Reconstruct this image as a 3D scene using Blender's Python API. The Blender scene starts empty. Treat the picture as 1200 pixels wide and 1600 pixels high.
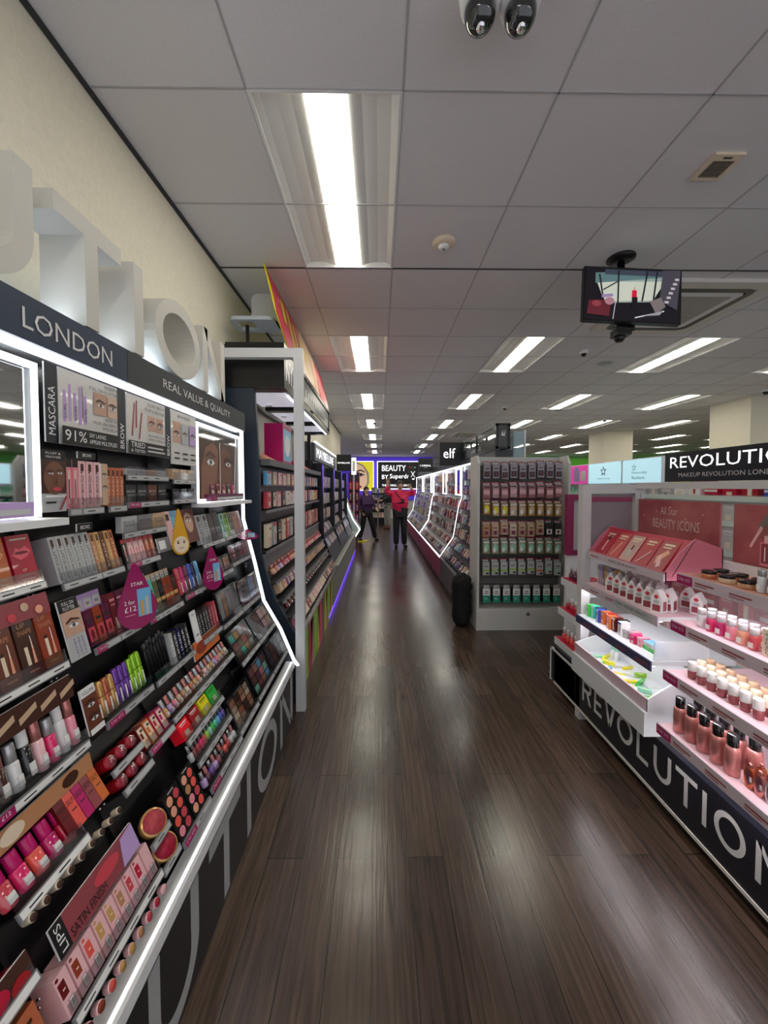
import bpy, math, random
from mathutils import Vector, Matrix
random.seed(7)
S = bpy.context.scene
COL = S.collection
R = math.radians

# ------------------------------------------------------------------ camera, world, exposure
cam = bpy.data.objects.new('camera', bpy.data.cameras.new('camera'))
COL.objects.link(cam)
cam.location = (0, 0, 1.5)
cam.rotation_euler = (R(88.0), 0, R(-0.66))
cam.data.sensor_fit = 'HORIZONTAL'
cam.data.sensor_width = 36
cam.data.lens = 605 / 1200 * 36
cam.data.shift_y = -17 / 1200
cam.data.clip_start = 0.02
S.camera = cam
S.view_settings.view_transform = 'Standard'
S.view_settings.look = 'None'
S.view_settings.gamma = 1
S.view_settings.use_curve_mapping = False
S.view_settings.exposure = 0.12
W = bpy.data.worlds.new('world'); S.world = W; W.use_nodes = True
W.node_tree.nodes['Background'].inputs[0].default_value = (0.90, 0.93, 1.0, 1)
W.node_tree.nodes['Background'].inputs[1].default_value = 0.85
TROFFER = 15.0
CEIL = 3.02

# ------------------------------------------------------------------ materials
_M = {}
def M(c, rough=0.45, metal=0.0, emit=0.0, alpha=1.0, coat=0.0, trans=0.0):
    key = (tuple(round(x, 4) for x in c), rough, metal, emit, alpha, coat, trans)
    if key in _M: return _M[key]
    m = bpy.data.materials.new('surface'); m.use_nodes = True
    nt = m.node_tree; b = nt.nodes['Principled BSDF']
    b.inputs['Base Color'].default_value = (*c, 1)
    b.inputs['Roughness'].default_value = rough
    b.inputs['Metallic'].default_value = metal
    b.inputs['Alpha'].default_value = alpha
    b.inputs['Coat Weight'].default_value = coat
    b.inputs['Transmission Weight'].default_value = trans
    if emit:
        b.inputs['Emission Color'].default_value = (*c, 1)
        b.inputs['Emission Strength'].default_value = emit
    _M[key] = m
    return m
def srgb(r, g, b):
    f = lambda v: (v/255/12.92 if v/255 <= .04045 else ((v/255+.055)/1.055)**2.4)
    return (f(r), f(g), f(b))
# colour words used for the goods: name -> (sRGB)
CN = {
 'red': (170,22,34), 'dark red': (110,18,26), 'crimson': (190,20,60), 'mauve': (150,70,78), 'rose': (205,70,84), 'orange': (215,110,50),
 'pink': (232,140,160), 'pale pink': (240,190,196), 'hot pink': (225,35,110), 'magenta': (190,20,105), 'brown': (108,58,40), 'dark brown': (70,38,28),
 'tan': (190,135,95), 'cream': (232,215,190), 'white': (235,235,235), 'silver': (185,188,190), 'grey': (130,130,134), 'black': (18,18,20),
 'charcoal': (48,48,52), 'teal': (60,205,185), 'sea green': (30,150,125), 'green': (40,190,60), 'lime': (150,205,40), 'yellow': (235,225,20),
 'gold': (205,160,95), 'purple': (110,60,160), 'lilac': (190,160,215), 'blue': (40,80,190), 'navy': (20,24,80), 'sky blue': (110,180,225),
 'dusty mauve': (128,104,116), 'dusty rose': (160,108,114), 'dull gold': (170,132,70), 'sage': (150,150,120), 'copper': (190,105,70), 'olive': (95,95,60), 'rust': (150,60,35), 'neon red': (255,20,45), 'peach': (235,165,135), 'beige': (205,175,145),
 'coral': (235,90,80), 'mint': (150,215,190), 'clear': (215,215,220), 'plum': (90,25,60), 'rose gold': (200,130,125)}
def C(n, rough=0.35, **k): return M(srgb(*CN[n]), rough, **k)

def noisy(c1, c2, scale, rough, bump=0.0, detail=4, stretch=(1,1,1), metal=0.0):
    m = bpy.data.materials.new('surface'); m.use_nodes = True
    nt = m.node_tree; N = nt.nodes; L = nt.links; b = N['Principled BSDF']
    tc = N.new('ShaderNodeTexCoord'); mp = N.new('ShaderNodeMapping'); no = N.new('ShaderNodeTexNoise'); cr = N.new('ShaderNodeValToRGB')
    mp.inputs['Scale'].default_value = stretch
    no.inputs['Scale'].default_value = scale; no.inputs['Detail'].default_value = detail
    cr.color_ramp.elements[0].color = (*c1, 1); cr.color_ramp.elements[1].color = (*c2, 1)
    cr.color_ramp.elements[0].position = .3; cr.color_ramp.elements[1].position = .7
    L.new(tc.outputs['Object'], mp.inputs[0]); L.new(mp.outputs[0], no.inputs['Vector']); L.new(no.outputs[0], cr.inputs[0]); L.new(cr.outputs[0], b.inputs['Base Color'])
    b.inputs['Roughness'].default_value = rough; b.inputs['Metallic'].default_value = metal
    if bump:
        bp = N.new('ShaderNodeBump'); bp.inputs['Strength'].default_value = bump; bp.inputs['Distance'].default_value = .002
        L.new(no.outputs[0], bp.inputs['Height']); L.new(bp.outputs[0], b.inputs['Normal'])
    return m

def floor_material():
    m = bpy.data.materials.new('dark_wood_planks'); m.use_nodes = True
    nt = m.node_tree; N = nt.nodes; L = nt.links; b = N['Principled BSDF']
    tc = N.new('ShaderNodeTexCoord'); mp = N.new('ShaderNodeMapping'); mp.inputs['Rotation'].default_value = (0, 0, R(90)); mp.inputs['Location'].default_value = (.3, .027, 0)
    br = N.new('ShaderNodeTexBrick'); br.offset = .37; br.offset_frequency = 2
    br.inputs['Scale'].default_value = 1; br.inputs['Brick Width'].default_value = 1.22; br.inputs['Row Height'].default_value = .142
    br.inputs['Mortar Size'].default_value = .0016; br.inputs['Mortar Smooth'].default_value = .1; br.inputs['Bias'].default_value = 0
    br.inputs['Color1'].default_value = (*srgb(62,48,41), 1); br.inputs['Color2'].default_value = (*srgb(88,72,62), 1); br.inputs['Mortar'].default_value = (*srgb(22,17,14), 1)
    L.new(tc.outputs['Object'], mp.inputs[0]); L.new(mp.outputs[0], br.inputs['Vector'])
    m2 = N.new('ShaderNodeMapping'); m2.inputs['Scale'].default_value = (34, 1.6, 1)
    no = N.new('ShaderNodeTexNoise'); no.inputs['Scale'].default_value = 1.6; no.inputs['Detail'].default_value = 7; no.inputs['Distortion'].default_value = 1.2
    L.new(tc.outputs['Object'], m2.inputs[0]); L.new(m2.outputs[0], no.inputs['Vector'])
    cr = N.new('ShaderNodeValToRGB'); cr.color_ramp.elements[0].position = .35; cr.color_ramp.elements[0].color = (.45, .43, .42, 1)
    cr.color_ramp.elements[1].position = .68; cr.color_ramp.elements[1].color = (1.25, 1.22, 1.2, 1)
    L.new(no.outputs[0], cr.inputs[0])
    mx = N.new('ShaderNodeMix'); mx.data_type = 'RGBA'; mx.blend_type = 'MULTIPLY'; mx.inputs['Factor'].default_value = .85
    L.new(br.outputs['Color'], mx.inputs['A']); L.new(cr.outputs[0], mx.inputs['B']); L.new(mx.outputs['Result'], b.inputs['Base Color'])
    n3 = N.new('ShaderNodeTexNoise'); n3.inputs['Scale'].default_value = 3.2; n3.inputs['Detail'].default_value = 5
    L.new(tc.outputs['Object'], n3.inputs['Vector'])
    rr = N.new('ShaderNodeMapRange'); rr.inputs['From Min'].default_value = .1; rr.inputs['From Max'].default_value = .9; rr.inputs['To Min'].default_value = .16; rr.inputs['To Max'].default_value = .30
    L.new(n3.outputs[0], rr.inputs[0]); L.new(rr.outputs[0], b.inputs['Roughness'])
    ad = N.new('ShaderNodeMath'); ad.operation = 'MULTIPLY_ADD'; ad.inputs[1].default_value = .35
    L.new(no.outputs[0], ad.inputs[0]); L.new(n3.outputs[0], ad.inputs[2])
    b.inputs['Specular IOR Level'].default_value = .65
    bp = N.new('ShaderNodeBump'); bp.inputs['Strength'].default_value = .3; bp.inputs['Distance'].default_value = .004
    L.new(ad.outputs[0], bp.inputs['Height']); L.new(bp.outputs[0], b.inputs['Normal'])
    return m

# ------------------------------------------------------------------ mesh builder
_T = {}
def text_geo(s):
    if s in _T: return _T[s]
    cu = bpy.data.curves.new('t', 'FONT'); cu.body = s; cu.size = 1; cu.resolution_u = 2
    o = bpy.data.objects.new('t', cu); COL.objects.link(o)
    me = bpy.data.meshes.new_from_object(o)
    V = [tuple(v.co) for v in me.vertices]; F = [tuple(p.vertices) for p in me.polygons]
    bpy.data.objects.remove(o); bpy.data.curves.remove(cu); bpy.data.meshes.remove(me)
    if V:
        x0 = min(v[0] for v in V); x1 = max(v[0] for v in V); y0 = min(v[1] for v in V); y1 = max(v[1] for v in V)
        V = [((v[0]-x0)/(y1-y0), (v[1]-y0)/(y1-y0)) for v in V]
        w = (x1-x0)/(y1-y0)
    else: w = 1
    _T[s] = (V, F, w); return _T[s]

class MB:
    def __init__(s): s.V = []; s.F = []; s.I = []; s.mats = []; s.sm = []; s.T = None
    def mi(s, m):
        if m not in s.mats: s.mats.append(m)
        return s.mats.index(m)
    def add(s, V, F, m, smooth=False):
        n = len(s.V)
        if s.T is not None: V = [tuple(s.T @ Vector(v)) for v in V]
        s.V += [tuple(v) for v in V]; k = s.mi(m)
        for f in F: s.F.append(tuple(i+n for i in f)); s.I.append(k); s.sm.append(smooth)
        return s
    def box(s, x0, x1, y0, y1, z0, z1, m):
        V = [(x, y, z) for x in (x0, x1) for y in (y0, y1) for z in (z0, z1)]
        return s.add(V, [(0,1,3,2),(4,6,7,5),(0,4,5,1),(2,3,7,6),(0,2,6,4),(1,5,7,3)], m)
    def quad(s, a, b, c, d, m): return s.add([a,b,c,d], [(0,1,2,3)], m)
    def prism(s, pts, vec, m, caps=True):
        n = len(pts); v = Vector(vec)
        V = [tuple(p) for p in pts] + [tuple(Vector(p)+v) for p in pts]
        F = [(i, (i+1) % n, n+(i+1) % n, n+i) for i in range(n)]
        if caps: F += [tuple(range(n))[::-1], tuple(range(n, 2*n))]
        return s.add(V, F, m)
    def lathe(s, prof, m, c=(0,0,0), n=14, axis='z', sq=1.0):
        V = []; F = []
        for r, z in prof:
            for k in range(n):
                a = 2*math.pi*(k+.5)/n
                x, y = r*math.cos(a), r*math.sin(a)*sq
                p = (x, y, z) if axis == 'z' else ((x, z, y) if axis == 'y' else (z, x, y))
                V.append((p[0]+c[0], p[1]+c[1], p[2]+c[2]))
        for j in range(len(prof)-1):
            for k in range(n):
                F.append((j*n+k, j*n+(k+1) % n, (j+1)*n+(k+1) % n, (j+1)*n+k))
        F.append(tuple(range(n))[::-1]); F.append(tuple(range((len(prof)-1)*n, len(prof)*n)))
        return s.add(V, F, m, True)
    def tube(s, pts, r, m, n=8):
        V = []; F = []; pts = [Vector(p) for p in pts]
        for i, p in enumerate(pts):
            d = (pts[min(i+1, len(pts)-1)]-pts[max(i-1, 0)]).normalized()
            a = d.orthogonal().normalized(); b = d.cross(a)
            for k in range(n):
                t = 2*math.pi*k/n; V.append(tuple(p+a*r*math.cos(t)+b*r*math.sin(t)))
        for j in range(len(pts)-1):
            for k in range(n): F.append((j*n+k, j*n+(k+1) % n, (j+1)*n+(k+1) % n, (j+1)*n+k))
        F.append(tuple(range(n))[::-1]); F.append(tuple(range((len(pts)-1)*n, len(pts)*n)))
        return s.add(V, F, m, True)
    # flat print on a face: o corner, u right, v up (unit vectors), items in metres
    def art(s, o, u, v, items, step=.0005, start=.0006):
        o = Vector(o); u = Vector(u); v = Vector(v); n = u.cross(v).normalized(); k = start
        for it in items:
            t = it[0]
            P = lambda x, y: tuple(o+u*x+v*y+n*k)
            if t == 'r': _, x0, y0, x1, y1, m = it; s.add([P(x0,y0),P(x1,y0),P(x1,y1),P(x0,y1)], [(0,1,2,3)], m)
            elif t == 'e':
                _, cx, cy, rx, ry, m = it
                s.add([P(cx+rx*math.cos(2*math.pi*i/20), cy+ry*math.sin(2*math.pi*i/20)) for i in range(20)], [tuple(range(20))], m)
            elif t == 'p': _, pts, m = it; s.add([P(*q) for q in pts], [tuple(range(len(pts)))], m)
            elif t == 't':
                _, txt, x, y, h, m = it[:6]; wmax = it[6] if len(it) > 6 else None; rot = it[7] if len(it) > 7 else 0
                V, F, w = text_geo(txt); sx = h if not wmax else wmax/w
                if rot: VV = [P(x-b*h, y+a*sx) for a, b in V]
                else: VV = [P(x+a*sx, y+b*h) for a, b in V]
                s.add(VV, F, m)
            k += step
        return s
    def mesh(s, name='mesh'):
        me = bpy.data.meshes.new(name); me.from_pydata(s.V, [], s.F)
        for m in s.mats: me.materials.append(m)
        me.polygons.foreach_set('material_index', s.I); me.polygons.foreach_set('use_smooth', s.sm)
        me.update(); return me

def link(name, me, parent=None, loc=(0,0,0)):
    o = bpy.data.objects.new(name, me); COL.objects.link(o)
    if parent:
        o.parent = parent
        o.location = Vector(loc)-parent.location if parent.get('worldmesh') else loc
    else: o.location = loc
    return o
def tag(o, label=None, cat=None, group=None, kind=None):
    if label: o['label'] = label
    if cat: o['category'] = cat
    if group: o['group'] = group
    if kind: o['kind'] = kind
    return o
def empty(name, loc, label, cat, group=None):      # parts under it are modelled in world coordinates
    o = bpy.data.objects.new(name, None); COL.objects.link(o); o.location = loc; o['worldmesh'] = 1
    return tag(o, label, cat, group)
def part(name, mb, parent, label=None):
    o = link(name, mb.mesh(name), parent)
    if parent and not parent.get('worldmesh'): o.location = (0,0,0)
    if label: o['label'] = label
    return o
def struct(name, mb, parent=None):
    o = link(name, mb.mesh(name), parent); o['kind'] = 'structure'; return o

def glyph(ch, w, h, t):          # geometric capitals as convex pieces
    q = lambda *p: list(p)
    if ch == 'I': return [q((0,0),(t,0),(t,h),(0,h))]
    if ch == 'T': return [q((0,h-t),(w,h-t),(w,h),(0,h)), q((w/2-t/2,0),(w/2+t/2,0),(w/2+t/2,h-t),(w/2-t/2,h-t))]
    if ch == 'L': return [q((0,0),(t,0),(t,h),(0,h)), q((t,0),(w,0),(w,t),(t,t))]
    if ch == 'E': return [q((0,0),(t,0),(t,h),(0,h)), q((t,0),(w,0),(w,t),(t,t)), q((t,h-t),(w,h-t),(w,h),(t,h)), q((t,h/2-t/2),(w*.9,h/2-t/2),(w*.9,h/2+t/2),(t,h/2+t/2))]
    if ch == 'V': return [q((0,h),(w/2-t/2,0),(w/2+t/2,0),(t*1.1,h)), q((w,h),(w-t*1.1,h),(w/2-t/2,0),(w/2+t/2,0))]
    if ch == 'N': return [q((0,0),(t,0),(t,h),(0,h)), q((w-t,0),(w,0),(w,h),(w-t,h)), q((t*.2,h),(w-t*1.2,0),(w-t*.2,0),(t*1.2,h))]
    if ch == 'X': return [q((0,0),(t*1.2,0),(w,h),(w-t*1.2,h)), q((w-t*1.2,0),(w,0),(t*1.2,h),(0,h))]
    out = []
    if ch == 'O':
        N = 36
        for i in range(N):
            a, b = 2*math.pi*i/N, 2*math.pi*(i+1)/N
            f = lambda an, r: (w/2+(w/2-r)*math.cos(an), h/2+(h/2-r)*math.sin(an))
            out.append(q(f(a,t), f(a,0), f(b,0), f(b,t)))
    if ch == 'U':
        r = w/2; N = 18
        out += [q((0,r),(t,r),(t,h),(0,h)), q((w-t,r),(w,r),(w,h),(w-t,h))]
        for i in range(N):
            a, b = math.pi+math.pi*i/N, math.pi+math.pi*(i+1)/N
            f = lambda an, k: (w/2+(r-k)*math.cos(an), r+(r-k)*math.sin(an))
            out.append(q(f(a,t), f(a,0), f(b,0), f(b,t)))
    if ch == 'R':
        out.append(q((0,0),(t,0),(t,h),(0,h))); r = h*.28; cx = w-r; cy = h-r
        out += [q((t,h-t),(cx,h-t),(cx,h),(t,h)), q((t,h-2*r),(cx,h-2*r),(cx,h-2*r+t),(t,h-2*r+t)), q((w*.45,h-2*r),(w-t*1.2,0),(w,0),(w*.45+t*1.2,h-2*r))]
        for i in range(12):
            a, b = -math.pi/2+math.pi*i/12, -math.pi/2+math.pi*(i+1)/12
            f = lambda an, k: (cx+(r-k)*math.cos(an), cy+(r-k)*math.sin(an))
            out.append(q(f(a,t), f(a,0), f(b,0), f(b,t)))
    return out
def glyph3d(mb, ch, o, u, v, w, h, t, thick, m, side=None):
    o = Vector(o); u = Vector(u); v = Vector(v); n = u.cross(v).normalized()
    for poly in glyph(ch, w, h, t):
        P = [tuple(o+u*x+v*y) for x, y in poly]
        if thick == 0: mb.add(P, [tuple(range(len(P)))], m)
        else: mb.prism([tuple(Vector(p)-n*thick) for p in P], n*thick, m)

ORD = ['first','second','third','fourth','fifth','sixth','seventh','eighth','ninth','tenth','eleventh','twelfth','thirteenth','fourteenth','fifteenth','sixteenth',
 'seventeenth','eighteenth','nineteenth','twentieth','twenty-first','twenty-second','twenty-third','twenty-fourth','twenty-fifth','twenty-sixth']

WHT = M(srgb(235,236,238), .5); GRYW = M(srgb(200,201,204), .5); BLK = M(srgb(14,14,16), .35); NAVY = M(srgb(24,31,46), .4); INK = M(srgb(20,20,22), .5)
GLOW = M((.93,.97,1.0), .4, emit=2.2); SOFTGLOW = M((.93,.96,1.0), .4, emit=1.3)
CHROME = M((.75,.75,.77), .12, metal=1); MIRROR = M((.8,.82,.84), .03, metal=1)
def clear_plastic(tint, base=.05, edge=.55, rough=.06):
    m = bpy.data.materials.new('clear_plastic'); m.use_nodes = True; nt = m.node_tree; N = nt.nodes; L = nt.links
    N.remove(N['Principled BSDF']); out = N['Material Output']
    t = N.new('ShaderNodeBsdfTransparent'); t.inputs[0].default_value = (*tint, 1); g_ = N.new('ShaderNodeBsdfGlossy'); g_.inputs['Roughness'].default_value = rough
    lw = N.new('ShaderNodeLayerWeight'); lw.inputs[0].default_value = .35; mr = N.new('ShaderNodeMapRange'); mr.inputs['To Min'].default_value = base; mr.inputs['To Max'].default_value = edge
    mx = N.new('ShaderNodeMixShader'); L.new(lw.outputs['Fresnel'], mr.inputs[0]); L.new(mr.outputs[0], mx.inputs[0]); L.new(t.outputs[0], mx.inputs[1]); L.new(g_.outputs[0], mx.inputs[2]); L.new(mx.outputs[0], out.inputs[0])
    return m
ACRYL = clear_plastic((.95,.96,.97), .04, .35); GLASS = clear_plastic((.9,.94,.94), .05, .5)
SKIN = M(srgb(200,160,140), .5); SKIND = M(srgb(120,80,62), .5)
U_L, U_R, U_F = (0,1,0), (0,-1,0), (1,0,0)
Z = (0,0,1)
TAGM = M(srgb(165,20,95), .4); TAGP = M(srgb(60,40,90), .4)

# ------------------------------------------------------------------ the room
FX0, FX1, FY0, FY1 = -1.11, 14.0, -2.0, 19.0
mb = MB(); mb.box(-6, FX1, FY0, FY1, -.05, 0, floor_material()); struct('floor', mb)
plaster = noisy(srgb(222,216,198), srgb(230,224,206), 60, .85, .1)
plaster2 = noisy(srgb(200,198,192), srgb(208,206,200), 40, .85, .1)
mb = MB(); mb.box(-1.25, FX0, FY0, 11.05, 0, CEIL, plaster); struct('wall_left', mb)
mb = MB(); mb.box(-6, FX0-.14, 11.0, 11.05, 0, CEIL, plaster2); struct('wall_return', mb)
mb = MB(); mb.box(-6, FX1, FY1, FY1+.1, 0, CEIL, plaster2)
struct('wall_back', mb)
mb = MB(); mb.box(FX1, FX1+.1, FY0, FY1, 0, CEIL, noisy(srgb(70,140,60), srgb(80,150,70), 3, .8)); struct('wall_right', mb)

lights = []
for r_, Y in enumerate([1.535+2.4*k for k in range(-1, 8)]):
    for c_, X in enumerate([-.51+1.8*k for k in range(8)]):
        if r_ == 1 and c_ != 0: continue
        if r_ == 0 and c_ not in (0,1,2): continue
        if Y+1.2 > FY1 or X+.6 > FX1: continue
        lights.append((X, Y, r_, c_))
holes = set()
xs0, ys0 = -.51, 1.535
for X, Y, _, _ in lights:
    i = round((X-xs0)/.6); j = round((Y-ys0)/.6); holes |= {(i,j),(i,j+1)}
tile = noisy(srgb(226,224,227), srgb(232,230,233), 220, .9, .25)
gridm = M(srgb(182,181,183), .7); gapm = M(srgb(60,60,62), .8)
mb = MB(); g = MB()
xe = [FX0]+[xs0+.6*k for k in range(0, 25) if xs0+.6*k < FX1]+[FX1]
ye = [FY0]+[ys0+.6*k for k in range(-5, 30) if FY0 < ys0+.6*k < FY1]+[FY1]
for a in range(len(xe)-1):
    for b in range(len(ye)-1):
        i = round((xe[a]-xs0)/.6) if a > 0 else -1; j = round((ye[b]-ys0)/.6) if b > 0 else -99
        if (i,j) in holes: continue
        mb.quad((xe[a],ye[b],CEIL),(xe[a],ye[b+1],CEIL),(xe[a+1],ye[b+1],CEIL),(xe[a+1],ye[b],CEIL), tile)
mb.box(-6, FX0, 10.9, FY1, CEIL, CEIL+.02, tile)
ceil = struct('ceiling', mb)
for x in xe[1:-1]:
    g.box(x-.0035, x+.0035, FY0, FY1, CEIL-.003, CEIL+.001, gridm)
for y in ye[1:-1]:
    if abs(y-2.735) < .01: g.box(FX0, FX1, y-.002, y+.010, CEIL-.004, CEIL+.001, gapm)
    else: g.box(FX0, FX1, y-.0035, y+.0035, CEIL-.003, CEIL+.001, gridm)
g.box(FX0, FX0+.012, FY0, 11.05, CEIL-.02, CEIL+.001, gapm)
o = part('tile_grid', g, ceil)
mb = MB(); mb.box(-6, FX1+.1, FY0, FY1+.1, CEIL+.12, CEIL+.14, plaster2); struct('ceiling_void', mb)

# troffers
LAMP = M((1.0,.95,.80), .4, emit=TROFFER); REFL = M(srgb(225,224,222), .35)
def troffer_meshes():
    a = MB(); w = .3; l = 1.2; up = .055
    for sx in (-1, 1):
        xs = [(.292,0),(.289,.016),(.26,.030),(.2,.034),(.14,.026),(.085,.006)]
        for (p, z0), (q, z1) in zip(xs, xs[1:]):
            a.quad((sx*p,.01,z0),(sx*q,.01,z1),(sx*q,l-.01,z1),(sx*p,l-.01,z0), REFL)
    for y in (.01, l-.01): a.quad((-.292,y,0),(.292,y,0),(.292,y,.06),(-.292,y,.06), REFL)
    r = MB()
    r.box(-.3,-.288,0,l,-.004,.004,WHT); r.box(.288,.3,0,l,-.004,.004,WHT); r.box(-.288,.288,0,.012,-.004,.004,WHT); r.box(-.288,.288,l-.012,l,-.004,.004,WHT)
    d = MB(); d.box(-.083,.083,.013,l-.013,.0,.02, LAMP)
    b = MB(); b.box(-.299,.299,.001,l-.001,.062,.07,WHT)
    return r.mesh('frame'), a.mesh('reflector'), d.mesh('diffuser'), b.mesh('housing')
tm = troffer_meshes()
colw = ['over the left aisle','over the second line of lamps','over the third line of lamps','over the fourth line of lamps','over the fifth line of lamps','over the sixth line of lamps','over the seventh line of lamps','over the far right line of lamps']
for X, Y, r_, c_ in lights:
    o = link('ceiling_light', tm[0], None, (X+.3, Y, CEIL))
    lab = ('big nearest recessed ceiling light with long bright strip above the aisle' if (r_, c_) == (1,0) else
      f'recessed ceiling light, {ORD[max(r_-1,0)]} from the front, {ORD[c_]} line from the left' if r_ > 0 else f'recessed ceiling light just behind the viewer, {ORD[c_]} line from the left')
    tag(o, lab, 'ceiling light', 'recessed strip lights in the tiled ceiling')
    for nme, me in zip(('reflector','diffuser','housing'), tm[1:]): link(nme, me, o)

# pillars
for i, (x, y, w) in enumerate(((6.02,10.35,.77),(6.16,6.4,.8))):
    mb = MB(); mb.box(x, x+w, y, y+w, 0, CEIL, plaster); mb.box(x-.01, x+w+.01, y-.01, y+w+.01, 0, .1, GRYW)
    struct('pillar', mb)

# back wall signs (far end)
PURP = M(srgb(78,52,190), .5, emit=.35)
e = empty('wall_fascia', (.3,18.95,1.6), 'purple illuminated wall fascia with lit beauty signs at the far end', 'sign')
mb = MB(); mb.box(-3.0, 2.6, 18.9, 18.98, 0.9, 2.98, PURP); part('fascia_board', mb, e)
mb = MB(); mb.box(-1.15, -.28, 18.80, 18.9, 1.35, 2.78, SOFTGLOW)
sk = M(srgb(230,190,160), .5, emit=.5)
mb.art((-1.12,18.8,1.38), U_F, Z, [('r',0,0,.81,1.37,M(srgb(225,215,40),.5,emit=.6)), ('p',[(0,0),(.45,0),(.62,.35),(.6,.85),(.35,1.2),(0,1.37)],C('cream')),
  ('p',[(0,0),(.38,0),(.52,.4),(.5,.8),(.3,1.15),(0,1.3)],sk), ('p',[(.0,.93),(.2,1.0),(.4,.9),(.4,.84),(.2,.93),(0,.86)],C('dark brown')),
  ('e',.22,.72,.14,.07,WHT), ('e',.22,.73,.06,.065,C('dark brown')), ('p',[(.05,.75),(.2,.83),(.38,.76),(.4,.7),(.2,.79)],INK), ('e',.1,.16,.16,.07,C('rose'))])
part('lightbox_poster', mb, e, 'lit poster of a face with blonde hair')
mb = MB(); mb.box(-.12, 1.95, 18.80, 18.9, 1.42, 2.78, SOFTGLOW); mb.box(-.08, 1.91, 18.785, 18.8, 1.46, 2.74, BLK)
LT = M((.95,.95,1), .4, emit=1.5)
mb.art((-.08,18.785,1.46), U_F, Z, [('t','BEAUTY',.2,.84,.28,LT,1.15),('t','BY',.2,.46,.2,LT,.3),('t','Superdrug',.58,.42,.28,LT,1.2),('t','THREADING   WAXING',.2,.1,.1,LT,1.3),('r',1.5,.98,1.7,1.06,C('red')),('r',1.74,.98,1.84,1.06,C('teal'))])
part('lettering_board', mb, e, 'black sign board reading BEAUTY BY')

# ------------------------------------------------------------------ fittings on the ceiling
def lab_obj(name, loc, label, cat, group=None): return empty(name, loc, label, cat, group)
for X, w in ((.30,'left'),(.42,'right')):
    e = lab_obj('dome_camera', (X,1.2,CEIL), f'white twin security dome camera at the top edge, the {w} one', 'camera', 'pair of dome cameras')
    b = MB(); b.lathe([(.062,0),(.064,-.05),(.058,-.09),(.05,-.1)], WHT, (X,1.2,CEIL), 20); part('housing', b, e)
    d = MB(); d.lathe([(.047,-.098)]+[(.047*math.cos(a), -.11-.052*math.sin(a)) for a in [k*math.pi/2/7 for k in range(7)]]+[(.002,-.163)], M((.02,.02,.022), .06, coat=1), (X,1.2,CEIL), 20); part('dome', d, e)
    d = MB(); d.lathe([(.012,-.17),(.012,-.12)], CHROME, (X,1.19,CEIL+.004), 12); part('lens', d, e)
e = lab_obj('smoke_detector', (.397,2.44,CEIL), 'round white smoke detector on the ceiling beside the nearest light', 'smoke detector')
b = MB(); b.lathe([(.07,0),(.072,-.012),(.06,-.022),(.035,-.03)], C('cream',.5), (.397,2.44,CEIL), 24); part('base', b, e)
b = MB(); b.lathe([(.034,-.029),(.03,-.045),(.012,-.05)], WHT, (.397,2.44,CEIL), 20); b.lathe([(.011,-.049),(.008,-.054)], C('grey'), (.397,2.44,CEIL), 12); part('sensor_chamber', b, e)
e = lab_obj('air_vent', (1.6,1.86,CEIL), 'small cream slatted air vent in the ceiling', 'vent')
b = MB(); b.box(1.525,1.545,1.79,1.94,CEIL-.012,CEIL,C('cream')); b.box(1.645,1.665,1.79,1.94,CEIL-.012,CEIL,C('cream')); b.box(1.545,1.645,1.79,1.825,CEIL-.012,CEIL,C('cream')); b.box(1.545,1.645,1.925,1.94,CEIL-.012,CEIL,C('cream')); part('frame', b, e)
b = MB(); b.box(1.575,1.615,1.803,1.812,CEIL-.014,CEIL-.012,C('charcoal')); part('badge', b, e)
b = MB(); b.box(1.545,1.645,1.825,1.925,CEIL-.003,CEIL,BLK)
for k in range(8): b.box(1.545,1.645,1.829+k*.012,1.833+k*.012,CEIL-.012,CEIL-.003,M(srgb(130,118,106),.5))
part('grille', b, e)

def ring(mb, x0,x1,y0,y1,w,z0,z1,m, r=.06):
    def rr(i):
        P = []; 
        for cx, cy, a0 in ((x1-r,y1-r,0),(x0+r,y1-r,90),(x0+r,y0+r,180),(x1-r,y0+r,270)):
            for k in range(7):
                a = R(a0+k*15); rad = max(r-i, .004)
                P.append((cx+rad*math.cos(a), cy+rad*math.sin(a)))
        return P
    A = rr(0); B = [(max(min(x, x1-w), x0+w), max(min(y, y1-w), y0+w)) for x, y in rr(w)]
    n = len(A); V = [(x,y,z0) for x,y in A]+[(x,y,z0) for x,y in B]+[(x,y,z1) for x,y in A]+[(x,y,z1) for x,y in B]; F = []
    for k in range(n):
        j = (k+1) % n
        F += [(k,j,n+j,n+k),(2*n+k,2*n+j,3*n+j,3*n+k),(k,j,2*n+j,2*n+k),(n+k,n+j,3*n+j,3*n+k)]
    mb.add(V, F, m)
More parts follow.
